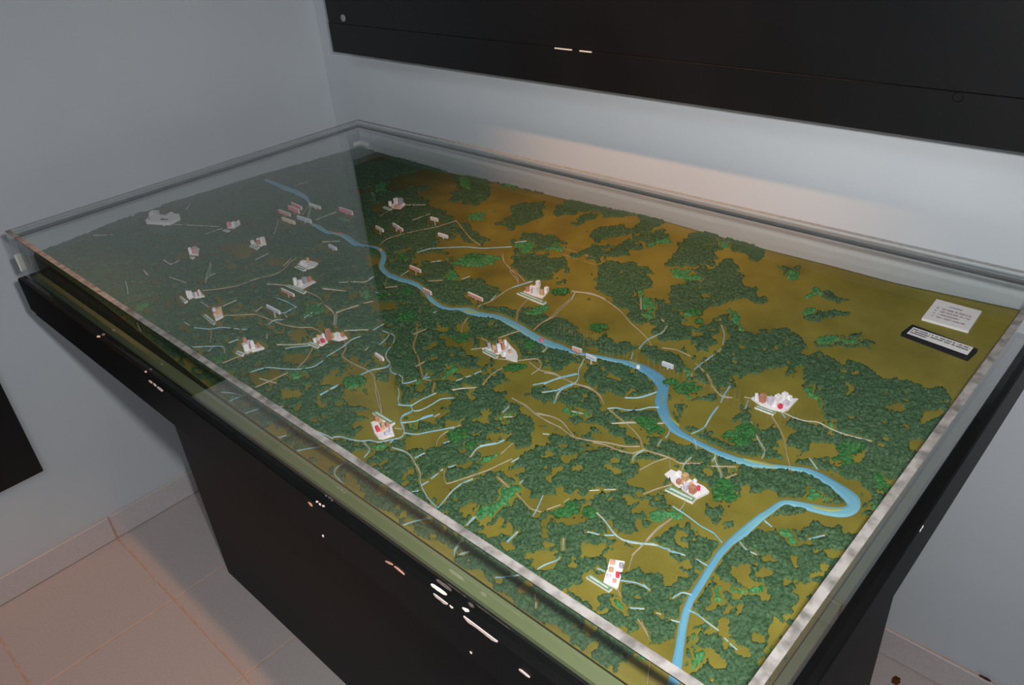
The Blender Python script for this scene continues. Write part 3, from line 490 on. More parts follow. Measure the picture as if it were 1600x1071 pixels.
TOWNS = [
((340,340),17.78,"small town model with a pink block, right of the flat white complex","260 290 440 300 630 170 560 100",[(330,260,110,120,'pink'),(470,260,120,130,'white'),(590,170,60,80,'white')],"130 345 220 330 350 350 270 390"),
((280,375),32,"tiny white and pink town model on the far left below the flat white complex","490 560 500 700 940 710 1010 420 700 330",[(580,680,170,260,'white'),(800,690,200,250,'pink'),(840,470,160,140,'grey')],"520 860 560 810 770 840 640 910"),
((340,340),17.78,"town model with a round brown tower second in the row left of the glare edge","920 740 1180 780 1350 720 1280 580",[(980,730,90,90,'white'),(1140,760,120,120,'brown',1),(1130,660,90,80,'white'),(1270,720,120,160,'white')],"880 780 930 750 1160 800 1080 860"),
((435,395),15.3,"town model on a bare white diamond plate with pinkish houses and one salmon tower","460 270 560 200 780 190 945 240 850 320 700 370",[(600,290,130,100,'white'),(560,250,60,60,'brown'),(715,240,60,110,'salmon'),(650,335,90,70,'white')],"380 330 470 300 670 380 600 420"),
((435,395),15.3,"town model with one round white tower, its green plate just behind a salmon sign","350 780 580 860 890 690 780 640",[(415,760,110,150,'white',1),(530,800,110,140,'white'),(480,790,50,60,'brown'),(640,740,120,150,'grey'),(750,700,100,120,'brown')],"180 780 230 750 670 910 600 960"),
((280,440),15.3,"town model of white blocks joined in a row, nearest the left rim","190 290 500 220 600 340 220 410",[(230,390,80,150,'white'),(300,380,80,140,'white'),(420,370,60,100,'white'),(450,350,60,110,'brown'),(500,330,50,120,'white')],"0 370 30 330 200 450 120 490"),
((280,440),15.3,"square plated town model with lilac and tan blocks and a long pale name plate","790 640 1000 590 1050 820 860 910",[(840,710,100,80,'lilac'),(970,780,120,150,'tan'),(920,700,70,70,'brown'),(860,820,90,80,'salmon')],"560 800 640 770 860 950 820 1010"),
((360,505),17.86,"crowded town model with a tall brown tower at its back left corner","300 570 400 790 460 820 560 730 590 770 720 740 940 680 820 600",[(420,560,120,150,'brown'),(370,620,90,60,'white'),(450,760,170,180,'white'),(530,590,110,110,'lilac'),(640,720,120,220,'white'),(590,700,80,130,'brown'),(790,690,90,130,'brown')],"140 810 180 750 410 820 320 890"),
((470,500),19.475,"town model with a red block and two round towers, joined to its brown neighbour","380 600 500 740 640 750 820 650 760 480 640 430",[(440,700,120,140,'white',1),(530,540,110,90,'tan'),(700,560,110,140,'white',1),(680,700,130,130,'red'),(550,740,100,90,'brown')],"200 700 290 650 560 780 500 840"),
((470,500),19.475,"brown housed half of the double town model, right of the red block","820 540 960 570 1140 610 1420 540 1330 450 1100 360",[(870,620,150,330,'brown'),(980,560,130,160,'tan'),(1120,560,170,170,'white'),(1280,520,120,140,'brown')]),
((570,300),11.43,"pink and lilac town model alone behind the river near the back left corner","420 240 600 170 730 220 640 300 500 290",[(455,240,70,70,'white',1),(570,230,90,110,'white'),(640,230,100,110,'grey'),(580,290,100,60,'salmon'),(700,250,60,50,'white',1)],"320 270 350 250 490 300 440 320"),
((795,425),17.78,"town model with a round brown tower and tall white block, behind the middle river","410 540 560 440 1120 520 1030 630 940 710 620 620",[(520,550,130,130,'brown',1),(660,590,90,110,'grey',1),(640,520,110,140,'white'),(770,630,190,240,'white'),(820,440,130,190,'white'),(1050,560,130,140,'white'),(920,650,130,160,'tan',1)],"215 585 330 540 1050 830 970 890"),
((740,515),17.78,"curved white town model with tall brown towers, in front of the middle river","240 520 360 490 600 450 850 310 940 340 1060 480 1180 600 1230 740 1210 880 890 810 890 730 790 730 730 650 630 670 460 570",[(430,530,110,160,'grey'),(560,580,110,150,'tan'),(620,645,110,70,'brown',1),(700,600,130,200,'white'),(740,450,110,180,'brown'),(830,570,100,180,'brown'),(880,430,100,140,'white'),(1000,560,110,120,'white',1),(1015,665,100,110,'tan'),(850,705,110,100,'white')],"245 600 300 540 690 730 610 790"),
((565,630),15.3,"town model with a rounded front plate and green name plate behind it","220 460 300 430 640 400 720 560 780 760 500 840 400 830 310 720",[(370,440,110,140,'brown'),(450,480,90,120,'tan'),(520,640,100,180,'tan'),(620,570,110,120,'brown'),(390,690,80,150,'red'),(470,680,80,90,'salmon'),(610,770,150,100,'lilac'),(700,690,60,120,'lilac')],"255 230 350 185 795 455 705 515"),
((1165,600),17.78,"large white town model with one small red cube, right of the river bend","165 385 290 320 1470 410 1190 700 1060 750 700 660 400 550",[(290,440,110,170,'white',1),(470,520,170,240,'brown'),(690,600,150,240,'lilac'),(900,480,190,180,'white'),(1080,430,160,190,'white'),(1220,430,120,110,'white'),(1120,610,150,160,'lilac'),(960,690,120,130,'red'),(850,620,130,150,'white')],"250 650 310 600 840 770 770 850"),
((1025,720),14.28,"butterfly shaped town model with a tan tower and a round red block, front right","190 300 340 195 620 330 800 440 1080 575 1190 690 900 830 700 690 430 530",[(510,310,120,80,'white'),(650,450,150,170,'tan'),(510,530,110,130,'brown'),(570,525,70,70,'tan'),(670,660,120,170,'lilac'),(820,730,160,190,'brown'),(945,670,90,110,'red',1),(865,525,110,110,'white',1),(780,550,120,60,'salmon')],"200 645 330 570 890 850 820 930"),
((905,860),14.28,"narrow standing town model with one red block, nearest the front right corner","690 200 1020 250 860 870 540 710",[(750,310,120,90,'salmon'),(715,480,110,100,'tan'),(660,620,110,90,'lilac'),(945,400,100,120,'grey'),(860,610,90,130,'red'),(790,720,90,80,'salmon')],"150 600 250 540 740 860 660 920"),
]
SIGNS = [
(450.5,327.5,467,334.5,5.5,'pink',0,"front of the two red signs beside the river at the far left"),
(455.5,322,471,329,5,'pink',0,"rear of the two red signs beside the river at the far left"),
(435.5,332.5,453,339,4.2,'salmon',0,"dull pink sign left of the two red signs"),
(441,344.5,460.5,351.5,4.2,'cream',0,"beige sign below the dull pink one at far left"),
(464.5,342.5,486,349.5,4.8,'blue',0,"blue white sign standing at the river in front of the red signs"),
(483,321.5,500.5,327.5,3.6,'white',0,"grey white sign just right of the river behind the red signs"),
(530,330,550.5,337,5.5,'pink',0,"pale pink sign alone between red signs and glare edge"),
(587,357.5,598,363.5,4,'cream',5,"small cream sign on a post right of the glare edge"),
(613.5,353.5,622.5,359,4.4,'blue',4,"lilac white sign overlapping a small salmon sign"),
(620.5,358,628.5,362.5,4,'salmon',3,"tiny salmon sign overlapped by a lilac white sign"),
(672.5,344,684,347,4.4,'white',8,"white sign on a tall post by the road at the back"),
(684.5,369,699.5,373.5,4.4,'white',0,"white sign in front of the tall post sign at the back"),
(513.5,386.5,525,392,4,'blue',0,"small blue white sign left of the upper river bend"),
(640,420,656.5,427,4.5,'salmon',5,"salmon sign behind the river above the bridge like sign"),
(661,456,673,462,5,'salmon',2,"salmon sign standing across the river"),
(731,462,753,472,5,'salmon',0,"long salmon sign behind the river bend near the middle"),
(586,557,598,565,5,'cream',0,"cream sign alone in the woods in front of the river"),
(893.5,548,908,552.8,5.8,'salmon',5,"salmon sign at the river left of a blue white one"),
(915,559.5,930.5,566,6,'blue',6,"blue white sign at the river right of a salmon one"),
(1034,571.5,1051,577.8,6,'blue',0,"white sign right of the river near the white boat marker"),
(439.5,455.5,458.5,464.5,4.2,'salmon',6,"salmon sign in front of a long green name plate on the left"),
(416.5,481.5,436.5,492,4.4,'blue',9,"blue white sign on a tall post at the front left"),
]
MARKERS = [(531,365.5,'red',.0022,"red dot marker on the upper river"),(595,391,'orange',.0022,"orange dot marker at the upper river bend"),
 (846.5,532.5,'pinkred',.0034,"pink dot marker on the river below the middle town model"),(997,574.5,'white',.0028,"white marker on the river left of a white sign")]
CLUMPS = [
(636,498,28,18,"foliage clump in the woods right of the double town model"),
(597,465,18,8,"small foliage clump left of the sign across the river"),
(722,531,22,16,"foliage clump on open ground left of the curved white town model"),
(546,598,14,11,"left of two foliage clumps above the front left town road"),
(562,598,17,14,"right of two foliage clumps left of the winding stream"),
(804,577,34,10,"long dark foliage clump in front of the curved white town model"),
(828,542,16,12,"small foliage clump right of the curved white town model"),
(636,459,16,12,"foliage clump beside the sign standing across the river"),
(875,458,26,10,"foliage clump right of the brown round tower town model"),
(717,683,34,20,"larger foliage clump in the middle foreground left of the pale loop road"),
(735,699,12,9,"small foliage clump just below a larger one in the middle foreground"),
(1004,660,18,10,"dark left lump of the foliage group left of the river"),
(1015,669,22,22,"pale middle lump of the foliage group left of the river"),
(1030,676,12,9,"right lump of the foliage group left of the river"),
(1075,610,40,18,"wide pale foliage clump right of the river bend"),
(878,806,26,12,"left piece of the foliage row in front of the big wood"),
(894,798,20,18,"middle piece of the foliage row in front of the big wood"),
(921,804,17,13,"right piece of the foliage row in front of the big wood"),
(1132,762,26,16,"upper foliage clump right of the butterfly shaped town model"),
(1140,779,20,12,"lower foliage clump right of the butterfly shaped town model"),
(1120,776,12,14,"small drooping foliage clump touching the butterfly shaped town model"),
(1142,686,22,14,"foliage clump on the right bank above the island bend"),
(1165,676,28,18,"foliage clump right of the river beside a short stream"),
(1160,693,20,12,"foliage clump below another one beside the short stream"),
(1328,703,32,16,"upper foliage clump inside the right hand side near the river bend"),
(1319,722,24,12,"lower foliage clump with brown twigs near the river bend"),
(1377,760,16,24,"foliage clump between the river bend and the right rim"),
(936,515,30,12,"foliage clump on the clearing behind the salmon river sign"),
(1084,491,26,10,"foliage clump on the open slope at the centre back"),
(1093,505,10,6,"small foliage lump below the centre back clump"),
(629,404,14,10,"foliage clump right of the orange river marker"),
(742,404,34,14,"wide foliage clump on the back slope left of the brown round tower"),
(493,485,26,12,"foliage clump behind the double town model"),
(347,562,18,9,"foliage clump in front of the crowded town model at front left"),
(543,600,8,8,"tiny foliage lump at the left end of a pair"),
(1048,600,20,8,"low foliage lump left of the wide pale clump by the river"),
]


# river: centre line (tile units) and half widths (pixels)
def build_ribbon(name, line, widths, lift, m, parent, sub=6):
    P = np.array(line, float); W = np.array(widths, float)
    d = np.r_[0, np.cumsum(np.hypot(*(P[1:]-P[:-1]).T))]
    n = max(4, int(d[-1]/sub)); tt = np.linspace(0, d[-1], n)
    u = np.interp(tt, d, P[:,0]); v = np.interp(tt, d, P[:,1]); hw = np.interp(tt, d, W)
    for _ in range(2):
        u[1:-1] = (u[:-2]+2*u[1:-1]+u[2:])/4; v[1:-1] = (v[:-2]+2*v[1:-1]+v[2:])/4
    du = np.gradient(u); dv = np.gradient(v); l = np.hypot(du, dv)+1e-9; nu, nv = -dv/l, du/l
    V = []; F = []
    for i in range(n):
        row = [at(u[i]+nu[i]*hw[i]*k, v[i]+nv[i]*hw[i]*k, lift) for k in (-1, -.5, 0, .5, 1)]
        for q in (0, 4): row[q][2] -= lift*.9
        V += row
    for i in range(n-1):
        for k in range(4): F.append((i*5+k, i*5+k+1, (i+1)*5+k+1, (i+1)*5+k))
    o = mesh_obj(name, V, F, m, parent)
    # upward normals
    if sum(pn.normal.z for pn in o.data.polygons) < 0: o.data.flip_normals()
    return o, u, v, hw
carve = []      # (u, v, radius px) where no turf grows
def cord(name, line, m, wpx=1.1, lift=.0011):
    P = np.array(line, float); d = np.r_[0, np.cumsum(np.hypot(*(P[1:]-P[:-1]).T))]
    n = max(3, int(d[-1]/4)+1); tt = np.linspace(0, d[-1], n)
    u = np.interp(tt, d, P[:,0]); v = np.interp(tt, d, P[:,1])
    for _ in range(2):
        u[1:-1] = (u[:-2]+2*u[1:-1]+u[2:])/4; v[1:-1] = (v[:-2]+2*v[1:-1]+v[2:])/4
    C = np.array([at(a, b) for a, b in zip(u, v)])
    hw = wpx/pxm(C[n//2])
    tg = np.gradient(C[:, :2], axis=0); tg /= np.linalg.norm(tg, axis=1)[:, None]+1e-9
    nr = np.stack([-tg[:,1], tg[:,0]], 1)
    V = []; F = []
    prof = [(-1, .0002), (-.55, .0012), (.55, .0012), (1, .0002)]
    for i in range(n):
        for (a, z) in prof:
            x, y = C[i,:2]+nr[i]*hw*a
            x = min(max(x, GX0+.001), GX1-.001); y = min(max(y, GY0+.001), GY1-.001)
            V.append((x, y, float(H(x, y))+z+.0006))
    for i in range(n-1):
        for k in range(3): F.append((i*4+k, (i+1)*4+k, (i+1)*4+k+1, i*4+k+1))
    F += [(0,1,2,3), tuple((n-1)*4+k for k in (3,2,1,0))]
    o = mesh_obj(name, V, F, m, rm)
    if sum(pn.normal.z for pn in o.data.polygons) < 0: o.data.flip_normals()
    for a, b in zip(u, v): carve.append((a, b, wpx+.9))
    return o
rl, rw = [], []
for t, s in RIVER:
    n = [float(q) for q in s.split()]; ox, oy, k = TO[t]
    for i in range(0, len(n), 3): rl.append((ox+n[i]/k, oy+n[i+1]/k)); rw.append(n[i+2]/k/2)
_, u, v, hw = build_ribbon('river', rl, rw, .0012, MT['river'], rm, 3)
for a, b, c in zip(u, v, hw): carve.append((a, b, c+1.2))
for t, s in SANDBARS:
    n = [float(q) for q in s.split()]; ox, oy, k = TO[t]
    build_ribbon('sandbar', [(ox+n[i]/k, oy+n[i+1]/k) for i in range(0, len(n), 3)], [n[i+2]/k/2 for i in range(0, len(n), 3)], .0019, MT['sand'], rm, 3)
for t, lines in STREAMS.items():
    for s in lines.split('/'): cord('stream', pts(t, s), MT['stream'], .68 if t in 'ABE' else .85)
for t, lines in ROADS.items():
    for s in lines.split('/'): cord('road', pts(t, s), MT['road'], .6 if t in 'ABE' else .75)
for t, lines in PALES.items():
    for s in lines.split('/'): cord('stream', pts(t, s), MT['pale'], .6)

# ------------------------------------------------------------------ town models
def town(org, s, label, plate, bl_, name=None, group=None, posts=()):
    q = lambda a, b: (org[0]+a/s, org[1]+b/s)
    plate = [float(x) for x in plate.split()]; name = [float(x) for x in name.split()] if name else None
    PP = [q(plate[i], plate[i+1]) for i in range(0, len(plate), 2)]
    c = np.mean(PP, axis=0); o = at(*c)
    r = empty('town_model', o); tag(r, label, 'town model', 'town models on the relief')
    th = .0025
    zc = max(at(*p_)[2] for p_ in PP)-.0015
    W = [on(2, zc+th, *p_) for p_ in PP]
    MB().prism([(p_[0], p_[1], zc) for p_ in W], -.001, th).obj('base_plate', MT['white'], r)
    for p_ in PP: carve.append((p_[0], p_[1], 5))
    cx, cy = c
    for k in np.linspace(0, 1, 6):
        for p_ in PP: carve.append((cx+(p_[0]-cx)*k, cy+(p_[1]-cy)*k, 5))
    e1 = W[1]-W[0]; ang = math.atan2(e1[1], e1[0])
    for bdef in bl_:
        bx, by, bw, bh, colr = bdef[:5]; round_ = len(bdef) > 5
        # keep the footprint on the ground under the pixel of its base
        P = on(2, zc+th, *q(bx, by-bw*.12)); k = pxm(P)
        wm = bw/s/k*.80; hm = max(.002, (bh/s-bw/s*.25)/k/.80)
        mb = MB()
        n = 14 if round_ else 4
        ring = []
        for i in range(n):
            a = ang+(2*math.pi*i/n if round_ else math.pi/4+i*math.pi/2); rr = wm*.55 if round_ else wm*.68
            ring.append((P[0]+rr*math.cos(a), P[1]+rr*math.sin(a)))
        z0 = zc+th+.0001; V = []
        bv = min(.0008, hm*.25, wm*.15)
        for (f, z) in ((1, z0), (1, z0+hm-bv), (1-bv/wm*1.6, z0+hm)):
            for (x, y) in ring: V.append((P[0]+(x-P[0])*f, P[1]+(y-P[1])*f, z))
        F = [tuple(range(n))[::-1]]+[(l*n+i, l*n+(i+1)%n, (l+1)*n+(i+1)%n, (l+1)*n+i) for l in (0,1) for i in range(n)]+[tuple(range(2*n, 3*n))]
        mb.add(V, F).obj('building', MT[colr], r)
    if name:
        NN = [q(name[i], name[i+1]) for i in range(0, len(name), 2)]
        zn = max(at(*p_)[2] for p_ in NN)-.001
        W2 = np.array([on(2, zn+.003, *p_) for p_ in NN])
        cc = W2.mean(0); b_ = MB().prism([(p_[0], p_[1], zn) for p_ in W2], -.0012, .003).obj('name_plate', MT['white'], r)
        if len(NN) == 4:
            IN = [cc+(p_-cc)*np.array([.975, .975, 1]) for p_ in W2]
        else: IN = [cc+(p_-cc)*.97 for p_ in W2]
        MB().prism([(p_[0], p_[1], zn) for p_ in IN], .00302, .0034).obj('green_face', MT['nameplate'], b_)
        # rows of tiny illegible print along the plate
        a_, b2 = (IN[0]+IN[-1])/2 if len(NN) == 4 else IN[0], (IN[1]+IN[2])/2
        L_ = [np.linalg.norm(IN[(i+1)%4]-IN[i]) for i in range(4)] if len(NN) == 4 else None
        if L_:
            i0 = int(np.argmax(L_[:2])); A0, A1, B1, B0 = IN[i0], IN[(i0+1)%4], IN[(i0+2)%4], IN[(i0+3)%4]
            mb = MB(); rr = random.Random(int(c[0]*7)); t0 = .08
            while t0 < .9:
                dt = rr.uniform(.012, .03)
                lo, hi = .32, rr.choice((.62, .7))
                quad = [A0+(A1-A0)*t0, A0+(A1-A0)*(t0+dt), B0+(B1-B0)*(t0+dt), B0+(B1-B0)*t0]
                Q = [quad[0]+(quad[3]-quad[0])*lo, quad[1]+(quad[2]-quad[1])*lo, quad[1]+(quad[2]-quad[1])*hi, quad[0]+(quad[3]-quad[0])*hi]
                mb.prism([(p_[0], p_[1], zn) for p_ in Q], .00342, .0036); t0 += dt*1.5
            mb.obj('print', MT['white'], b_)
        for p_ in NN: carve.append((p_[0], p_[1], 4))
        for k in np.linspace(0, 1, 5):
            m0 = np.array(NN).mean(0)
            for p_ in NN: carve.append((m0[0]+(p_[0]-m0[0])*k, m0[1]+(p_[1]-m0[1])*k, 4))
    return r
for a in TOWNS: town(*a)

# the flat white complex at the far left
q = lambda a, b: (215+a/20, 320+b/20)
CP = [q(*p_) for p_ in [(240,480),(345,390),(345,270),(500,170),(670,170),(580,290),(880,320),(1010,225),(1110,225),(1120,270),(1300,290),(1320,390),(980,560),(260,520)]]
c = np.mean(CP, axis=0); zc = at(*c)[2]+.006
r = empty('building_model', at(*c)); tag(r, 'flat white model of a large building complex near the far left edge', 'building model')
W = [on(2, zc+.004, *p_) for p_ in CP]
MB().prism([(p_[0], p_[1], 0) for p_ in W], zc-.002, zc+.004).obj('block', MT['white'], r)
cw = np.mean(W, axis=0); MB().prism([(cw[0]+(p_[0]-cw[0])*.5, cw[1]+(p_[1]-cw[1])*.5, 0) for p_ in W], zc-.0085, zc-.0021).obj('base_plate', MT['white'], r)
W2 = [on(2, zc+.0042, *q(*p_)) for p_ in [(715,430),(940,455),(960,475),(720,475)]]
MB().prism([(p_[0], p_[1], 0) for p_ in W2], zc+.0041, zc+.0046).obj('slot', MT['framebk'], r)
W2 = [on(2, zc+.0042, *q(*p_)) for p_ in [(350,425),(385,425),(385,455),(350,455)]]
MB().prism([(p_[0], p_[1], 0) for p_ in W2], zc+.0041, zc+.0046).obj('hole', MT['framebk'], r)
W2 = [on(2, zc+.0042, *q(*p_)) for p_ in [(360,270),(490,185),(500,290),(400,340)]]
MB().prism([(p_[0], p_[1], 0) for p_ in W2], zc+.0041, zc+.0065).obj('annex', MT['white'], r)
for k in np.linspace(0, 1, 5):
    for p_ in CP: carve.append((c[0]+(p_[0]-c[0])*k, c[1]+(p_[1]-c[1])*k, 6))
P = at(257.5, 356); MB().box(P[0]-.002, P[0]+.002, P[1]-.001, P[1]+.001, P[2]-.001, P[2]+.007).obj('post', MT['white'], r)

# ------------------------------------------------------------------ small signs on posts
for (u0, v0, u1, v1, hpx, colr, post, label) in SIGNS:
    lift = .004+post*.0009
    A = at(u0, v0, lift); Bq = at(u1, v1, lift); c = (A+Bq)/2
    r = empty('place_sign', at((u0+u1)/2, (v0+v1)/2, 0)*np.array([1,1,1])); g0 = float(H(c[0], c[1])); r.location = (c[0], c[1], g0)
    tag(r, label, 'sign', 'place signs on the relief')
    k = pxm(c); hm = hpx/k/.85; ax = (Bq-A); L_ = np.linalg.norm(ax[:2]); ax = ax/np.linalg.norm(ax)
    nr = np.array([ax[1], -ax[0], 0]); nr /= np.linalg.norm(nr)
    if nr @ (CAM-c) < 0: nr = -nr
    up = np.array([0, 0, 1.0]); th = .0030
    def slab(o_, a, h, t, off):
        V = []
        for (i, j, l) in [(0,0,0),(1,0,0),(1,1,0),(0,1,0),(0,0,1),(1,0,1),(1,1,1),(0,1,1)]:
            V.append(o_+ax*a*i+up*h*l-nr*t*j+nr*off)
        return V, [(0,3,2,1),(4,5,6,7),(0,1,5,4),(1,2,6,5),(2,3,7,6),(3,0,4,7)]
    LL = np.linalg.norm(Bq-A)
    V, F = slab(A, LL, hm, th, 0); bd = mesh_obj('board', V, F, [MT['white'], MT[colr]], r)
    bd.data.polygons[2].material_index = 1
    if nr @ np.cross(ax, up) < 0: bd.data.flip_normals()
    mb = MB(); rr = random.Random(int(u0)); t0 = .08
    while t0 < .88:
        dt = rr.uniform(.03, .07)
        V, F = slab(A+ax*LL*t0+up*hm*.3, LL*dt, hm*rr.uniform(.3, .42), .0001, .0002); mb.add(V, F); t0 += dt*1.5
    mb.obj('print', MT['pinkred'] if colr == 'pink' else MT['printpink'] if colr in ('salmon','cream') else MT['grey'], bd)
    pm = MT['road'] if colr in ('salmon','cream','pink') else MT['pale']
    pc = c-nr*th*.5
    MB().box(pc[0]-.0009, pc[0]+.0009, pc[1]-.0009, pc[1]+.0009, g0-.001, c[2]+.001).obj('post', pm, r)
    carve.append(((u0+u1)/2, (v0+v1)/2+2, 6)); carve.append((u0, v0+2, 4)); carve.append((u1, v1+2, 4))

# coloured markers on the river
for (u, v, colr, rad, label) in MARKERS:
    P = at(u, v, .0015)
    o = disc((P[0], P[1], P[2]-.001), rad, 2, .0042, 12).obj('river_marker', MT[colr])
    tag(o, label, 'marker', 'markers on the river')

# ------------------------------------------------------------------ legend cards
def card(px, th, m, name, lift=.0):
    W = [at(*p_, lift) for p_ in px]
    # one tilted plane through the corners
    A = np.array([[p_[0], p_[1], 1] for p_ in W]); k, *_ = np.linalg.lstsq(A, np.array([p_[2] for p_ in W]), rcond=None)
    f = lambda x, y: k[0]*x+k[1]*y+k[2]
    return W, f
def hitp(f, u, v, off):
    d = ray(u, v); z = .93
    for _ in range(12):
        P = CAM+(z-CAM[2])/d[2]*d; z = f(P[0], P[1])+off
    return np.array([P[0], P[1], z])
def plate(f, px, z0, z1, m, name, parent):
    W = [hitp(f, *p_, z1) for p_ in px]
    V = [(p_[0], p_[1], f(p_[0], p_[1])+z1) for p_ in W]+[(p_[0], p_[1], f(p_[0], p_[1])+z0) for p_ in W]
    n = len(W); F = [tuple(range(n)), tuple(range(n, 2*n))[::-1]]+[(i, n+i, n+(i+1)%n, (i+1)%n) for i in range(n)]
    o = mesh_obj(name, V, F, m, parent)
    if o.data.polygons[0].normal.z < 0: o.data.flip_normals()
    return o, W
def rows(f, quad, spec, z, m, name, parent, seed=1):
    # quad: 4 px corners (tl,tr,br,bl); spec rows: (t0, t1, s0, s1) fractions
    q4 = [np.array(p_, float) for p_ in quad]; mb = MB(); rr = random.Random(seed)
    bil = lambda s, t: (q4[0]*(1-s)+q4[1]*s)*(1-t)+(q4[3]*(1-s)+q4[2]*s)*t
    for (t0, t1, s0, s1) in spec:
        s = s0
        while s < s1:
            ds = rr.uniform(.008, .022)
            tb_ = t0+(t1-t0)*rr.choice((0, 0, .15)); C4 = [hitp(f, *bil(a, b), z) for a, b in ((s,tb_),(s+ds,tb_),(s+ds,t1),(s,t1))]
            mb.prism([(p_[0], p_[1], p_[2]) for p_ in C4], 0, .0002)
            s += ds*(1.25 if rr.random() < .8 else 2.6)
    return mb.obj(name, m, parent)
W, f = card([(1463,468),(1534,486),(1513,518),(1440,497)], 0, None, 'c')
r = empty('legend_card', np.mean(W, axis=0)); tag(r, 'white legend card with rows of small print in the back right corner', 'card')
Q = [(1463.5,467.5),(1534.5,486.5),(1513.5,517.5),(1440.5,497)]
plate(f, Q, .0002, .0040, MT['white'], 'card', r)
rows(f, Q, [(.17,.235,.34,.62)], .0042, MT['grey'], 'heading', r, 3)
rows(f, Q, [(.335,.40,.12,.155),(.47,.53,.12,.155),(.61,.67,.12,.155),(.745,.805,.12,.155)], .0042, MT['grey'], 'bullets', r, 4)
rows(f, Q, [(.335,.40,.24,.86),(.47,.53,.24,.87),(.61,.67,.24,.68),(.745,.805,.24,.84)], .0042, MT['mauve'], 'print', r, 5)
W, f = card([(1426,508),(1528,546),(1513,560),(1409,522)], 0, None, 'c')
r = empty('caption_plate', np.mean(W, axis=0)); tag(r, 'narrow black framed caption plate with white text strip beside the legend card', 'plaque')
plate(f, [(1425.5,507),(1528,545.5),(1513.5,559),(1408.5,519.5)], .0002, .0062, MT['framebk'], 'frame', r)
Q = [(1427.4,511.4),(1521,543.2),(1511.7,554.8),(1417,520.8)]
plate(f, Q, .0063, .0067, MT['white'], 'label_strip', r)
rows(f, Q, [(.16,.30,.02,.97),(.42,.56,.02,.95),(.66,.80,.02,.28)], .0068, MT['print'], 'print', r, 6)
for u in range(1410, 1532, 5):
    for v_ in (470, 485, 500, 515, 530, 545): carve.append((u, v_, 6))

# ------------------------------------------------------------------ turf: forest and light green foam
def pip(u, v, poly):
    P = np.array(poly); x0, y0 = P.min(0); x1, y1 = P.max(0)
    sel = np.where((u >= x0) & (u <= x1) & (v >= y0) & (v <= y1))[0]
    ins = np.zeros(len(u), bool)
    if len(sel) == 0: return ins
    a, b = u[sel], v[sel]; r_ = np.zeros(len(sel), bool); n = len(P)
    for i in range(n):
        xa, ya = P[i]; xb, yb = P[(i+1) % n]
        if ya == yb: continue
        cnd = ((ya > b) != (yb > b)) & (a < (xb-xa)*(b-ya)/(yb-ya)+xa)
        r_ ^= cnd
    ins[sel] = r_
    return ins
STEP = .0019
nx = int((GX1-GX0)/STEP); ny = int((GY1-GY0)/STEP)
xs = np.linspace(GX0+.0005, GX1-.0005, nx); ys = np.linspace(GY0+.0005, GY1-.0005, ny)
X, Y = np.meshgrid(xs, ys, indexing='ij'); Z = H(X, Y)
rs = np.random.RandomState(5)
X = X+rs.uniform(-.35, .35, X.shape)*STEP; Y = Y+rs.uniform(-.35, .35, Y.shape)*STEP
X = np.clip(X, GX0, GX1); Y = np.clip(Y, GY0, GY1)
U, Vv = project(np.stack([X, Y, Z], -1))
sc_ = FPX/np.linalg.norm(np.stack([X, Y, Z], -1)-CAM, axis=-1)
w1 = (vnoise(X*80, Y*80, 1)-.5)*.022+(vnoise(X*190, Y*190, 2)-.5)*.008
w2 = (vnoise(X*80+40, Y*80, 3)-.5)*.022+(vnoise(X*190+70, Y*190, 4)-.5)*.006
uu = (U+w1*sc_*.8).ravel(); vv = (Vv+w2*sc_*.45).ravel()
fm = np.zeros(uu.shape, bool); lm = np.zeros(uu.shape, bool)
for kind, t, s in TURF:
    for one in s.split('/'):
        ins = pip(uu, vv, pts(t, one))
        if kind == 'F': fm |= ins
        elif kind == 'C': fm &= ~ins
        else: lm |= ins
# natural small gaps and stray tufts
gap = vnoise(X*75, Y*75, 9).ravel()*.65+.5*vnoise(X*150, Y*150, 10).ravel()+.25*vnoise(X*300, Y*300, 13).ravel()
th_gap = np.interp(Y.ravel(), [-.94, -.74, -.6, -.4, -.2], [.43, .43, .35, .29, .27])
fm &= gap > th_gap
stray = vnoise(X*170, Y*170, 11).ravel()
near_open = ~fm
fm |= near_open & (stray > .93) & (vnoise(X*20, Y*20, 12).ravel() > .55)
cm = np.zeros(uu.shape, bool); Uf, Vf = U.ravel(), Vv.ravel()
CA = np.array(carve)
cell = {}
for i, (a, b, c_) in enumerate(CA): cell.setdefault((int(a//20), int(b//20)), []).append(i)
gu = (Uf//20).astype(int); gv = (Vf//20).astype(int)
order = np.lexsort((gv, gu)); key = gu[order]*100000+gv[order]
ks, st = np.unique(key, return_index=True); en = np.r_[st[1:], len(key)]
for kk, a, b in zip(ks, st, en):
    cu, cv_ = kk//100000, kk % 100000
    ids = [i for du in (-1,0,1) for dv in (-1,0,1) for i in cell.get((cu+du, cv_+dv), ())]
    if not ids: continue
    I = order[a:b]; C_ = CA[ids]
    d2 = (Uf[I][:,None]-C_[:,0])**2+(Vf[I][:,None]-C_[:,1])**2
    cm[I] = (d2 < C_[:,2]**2).any(1)
fm &= ~cm; lm &= ~cm; fm &= ~lm
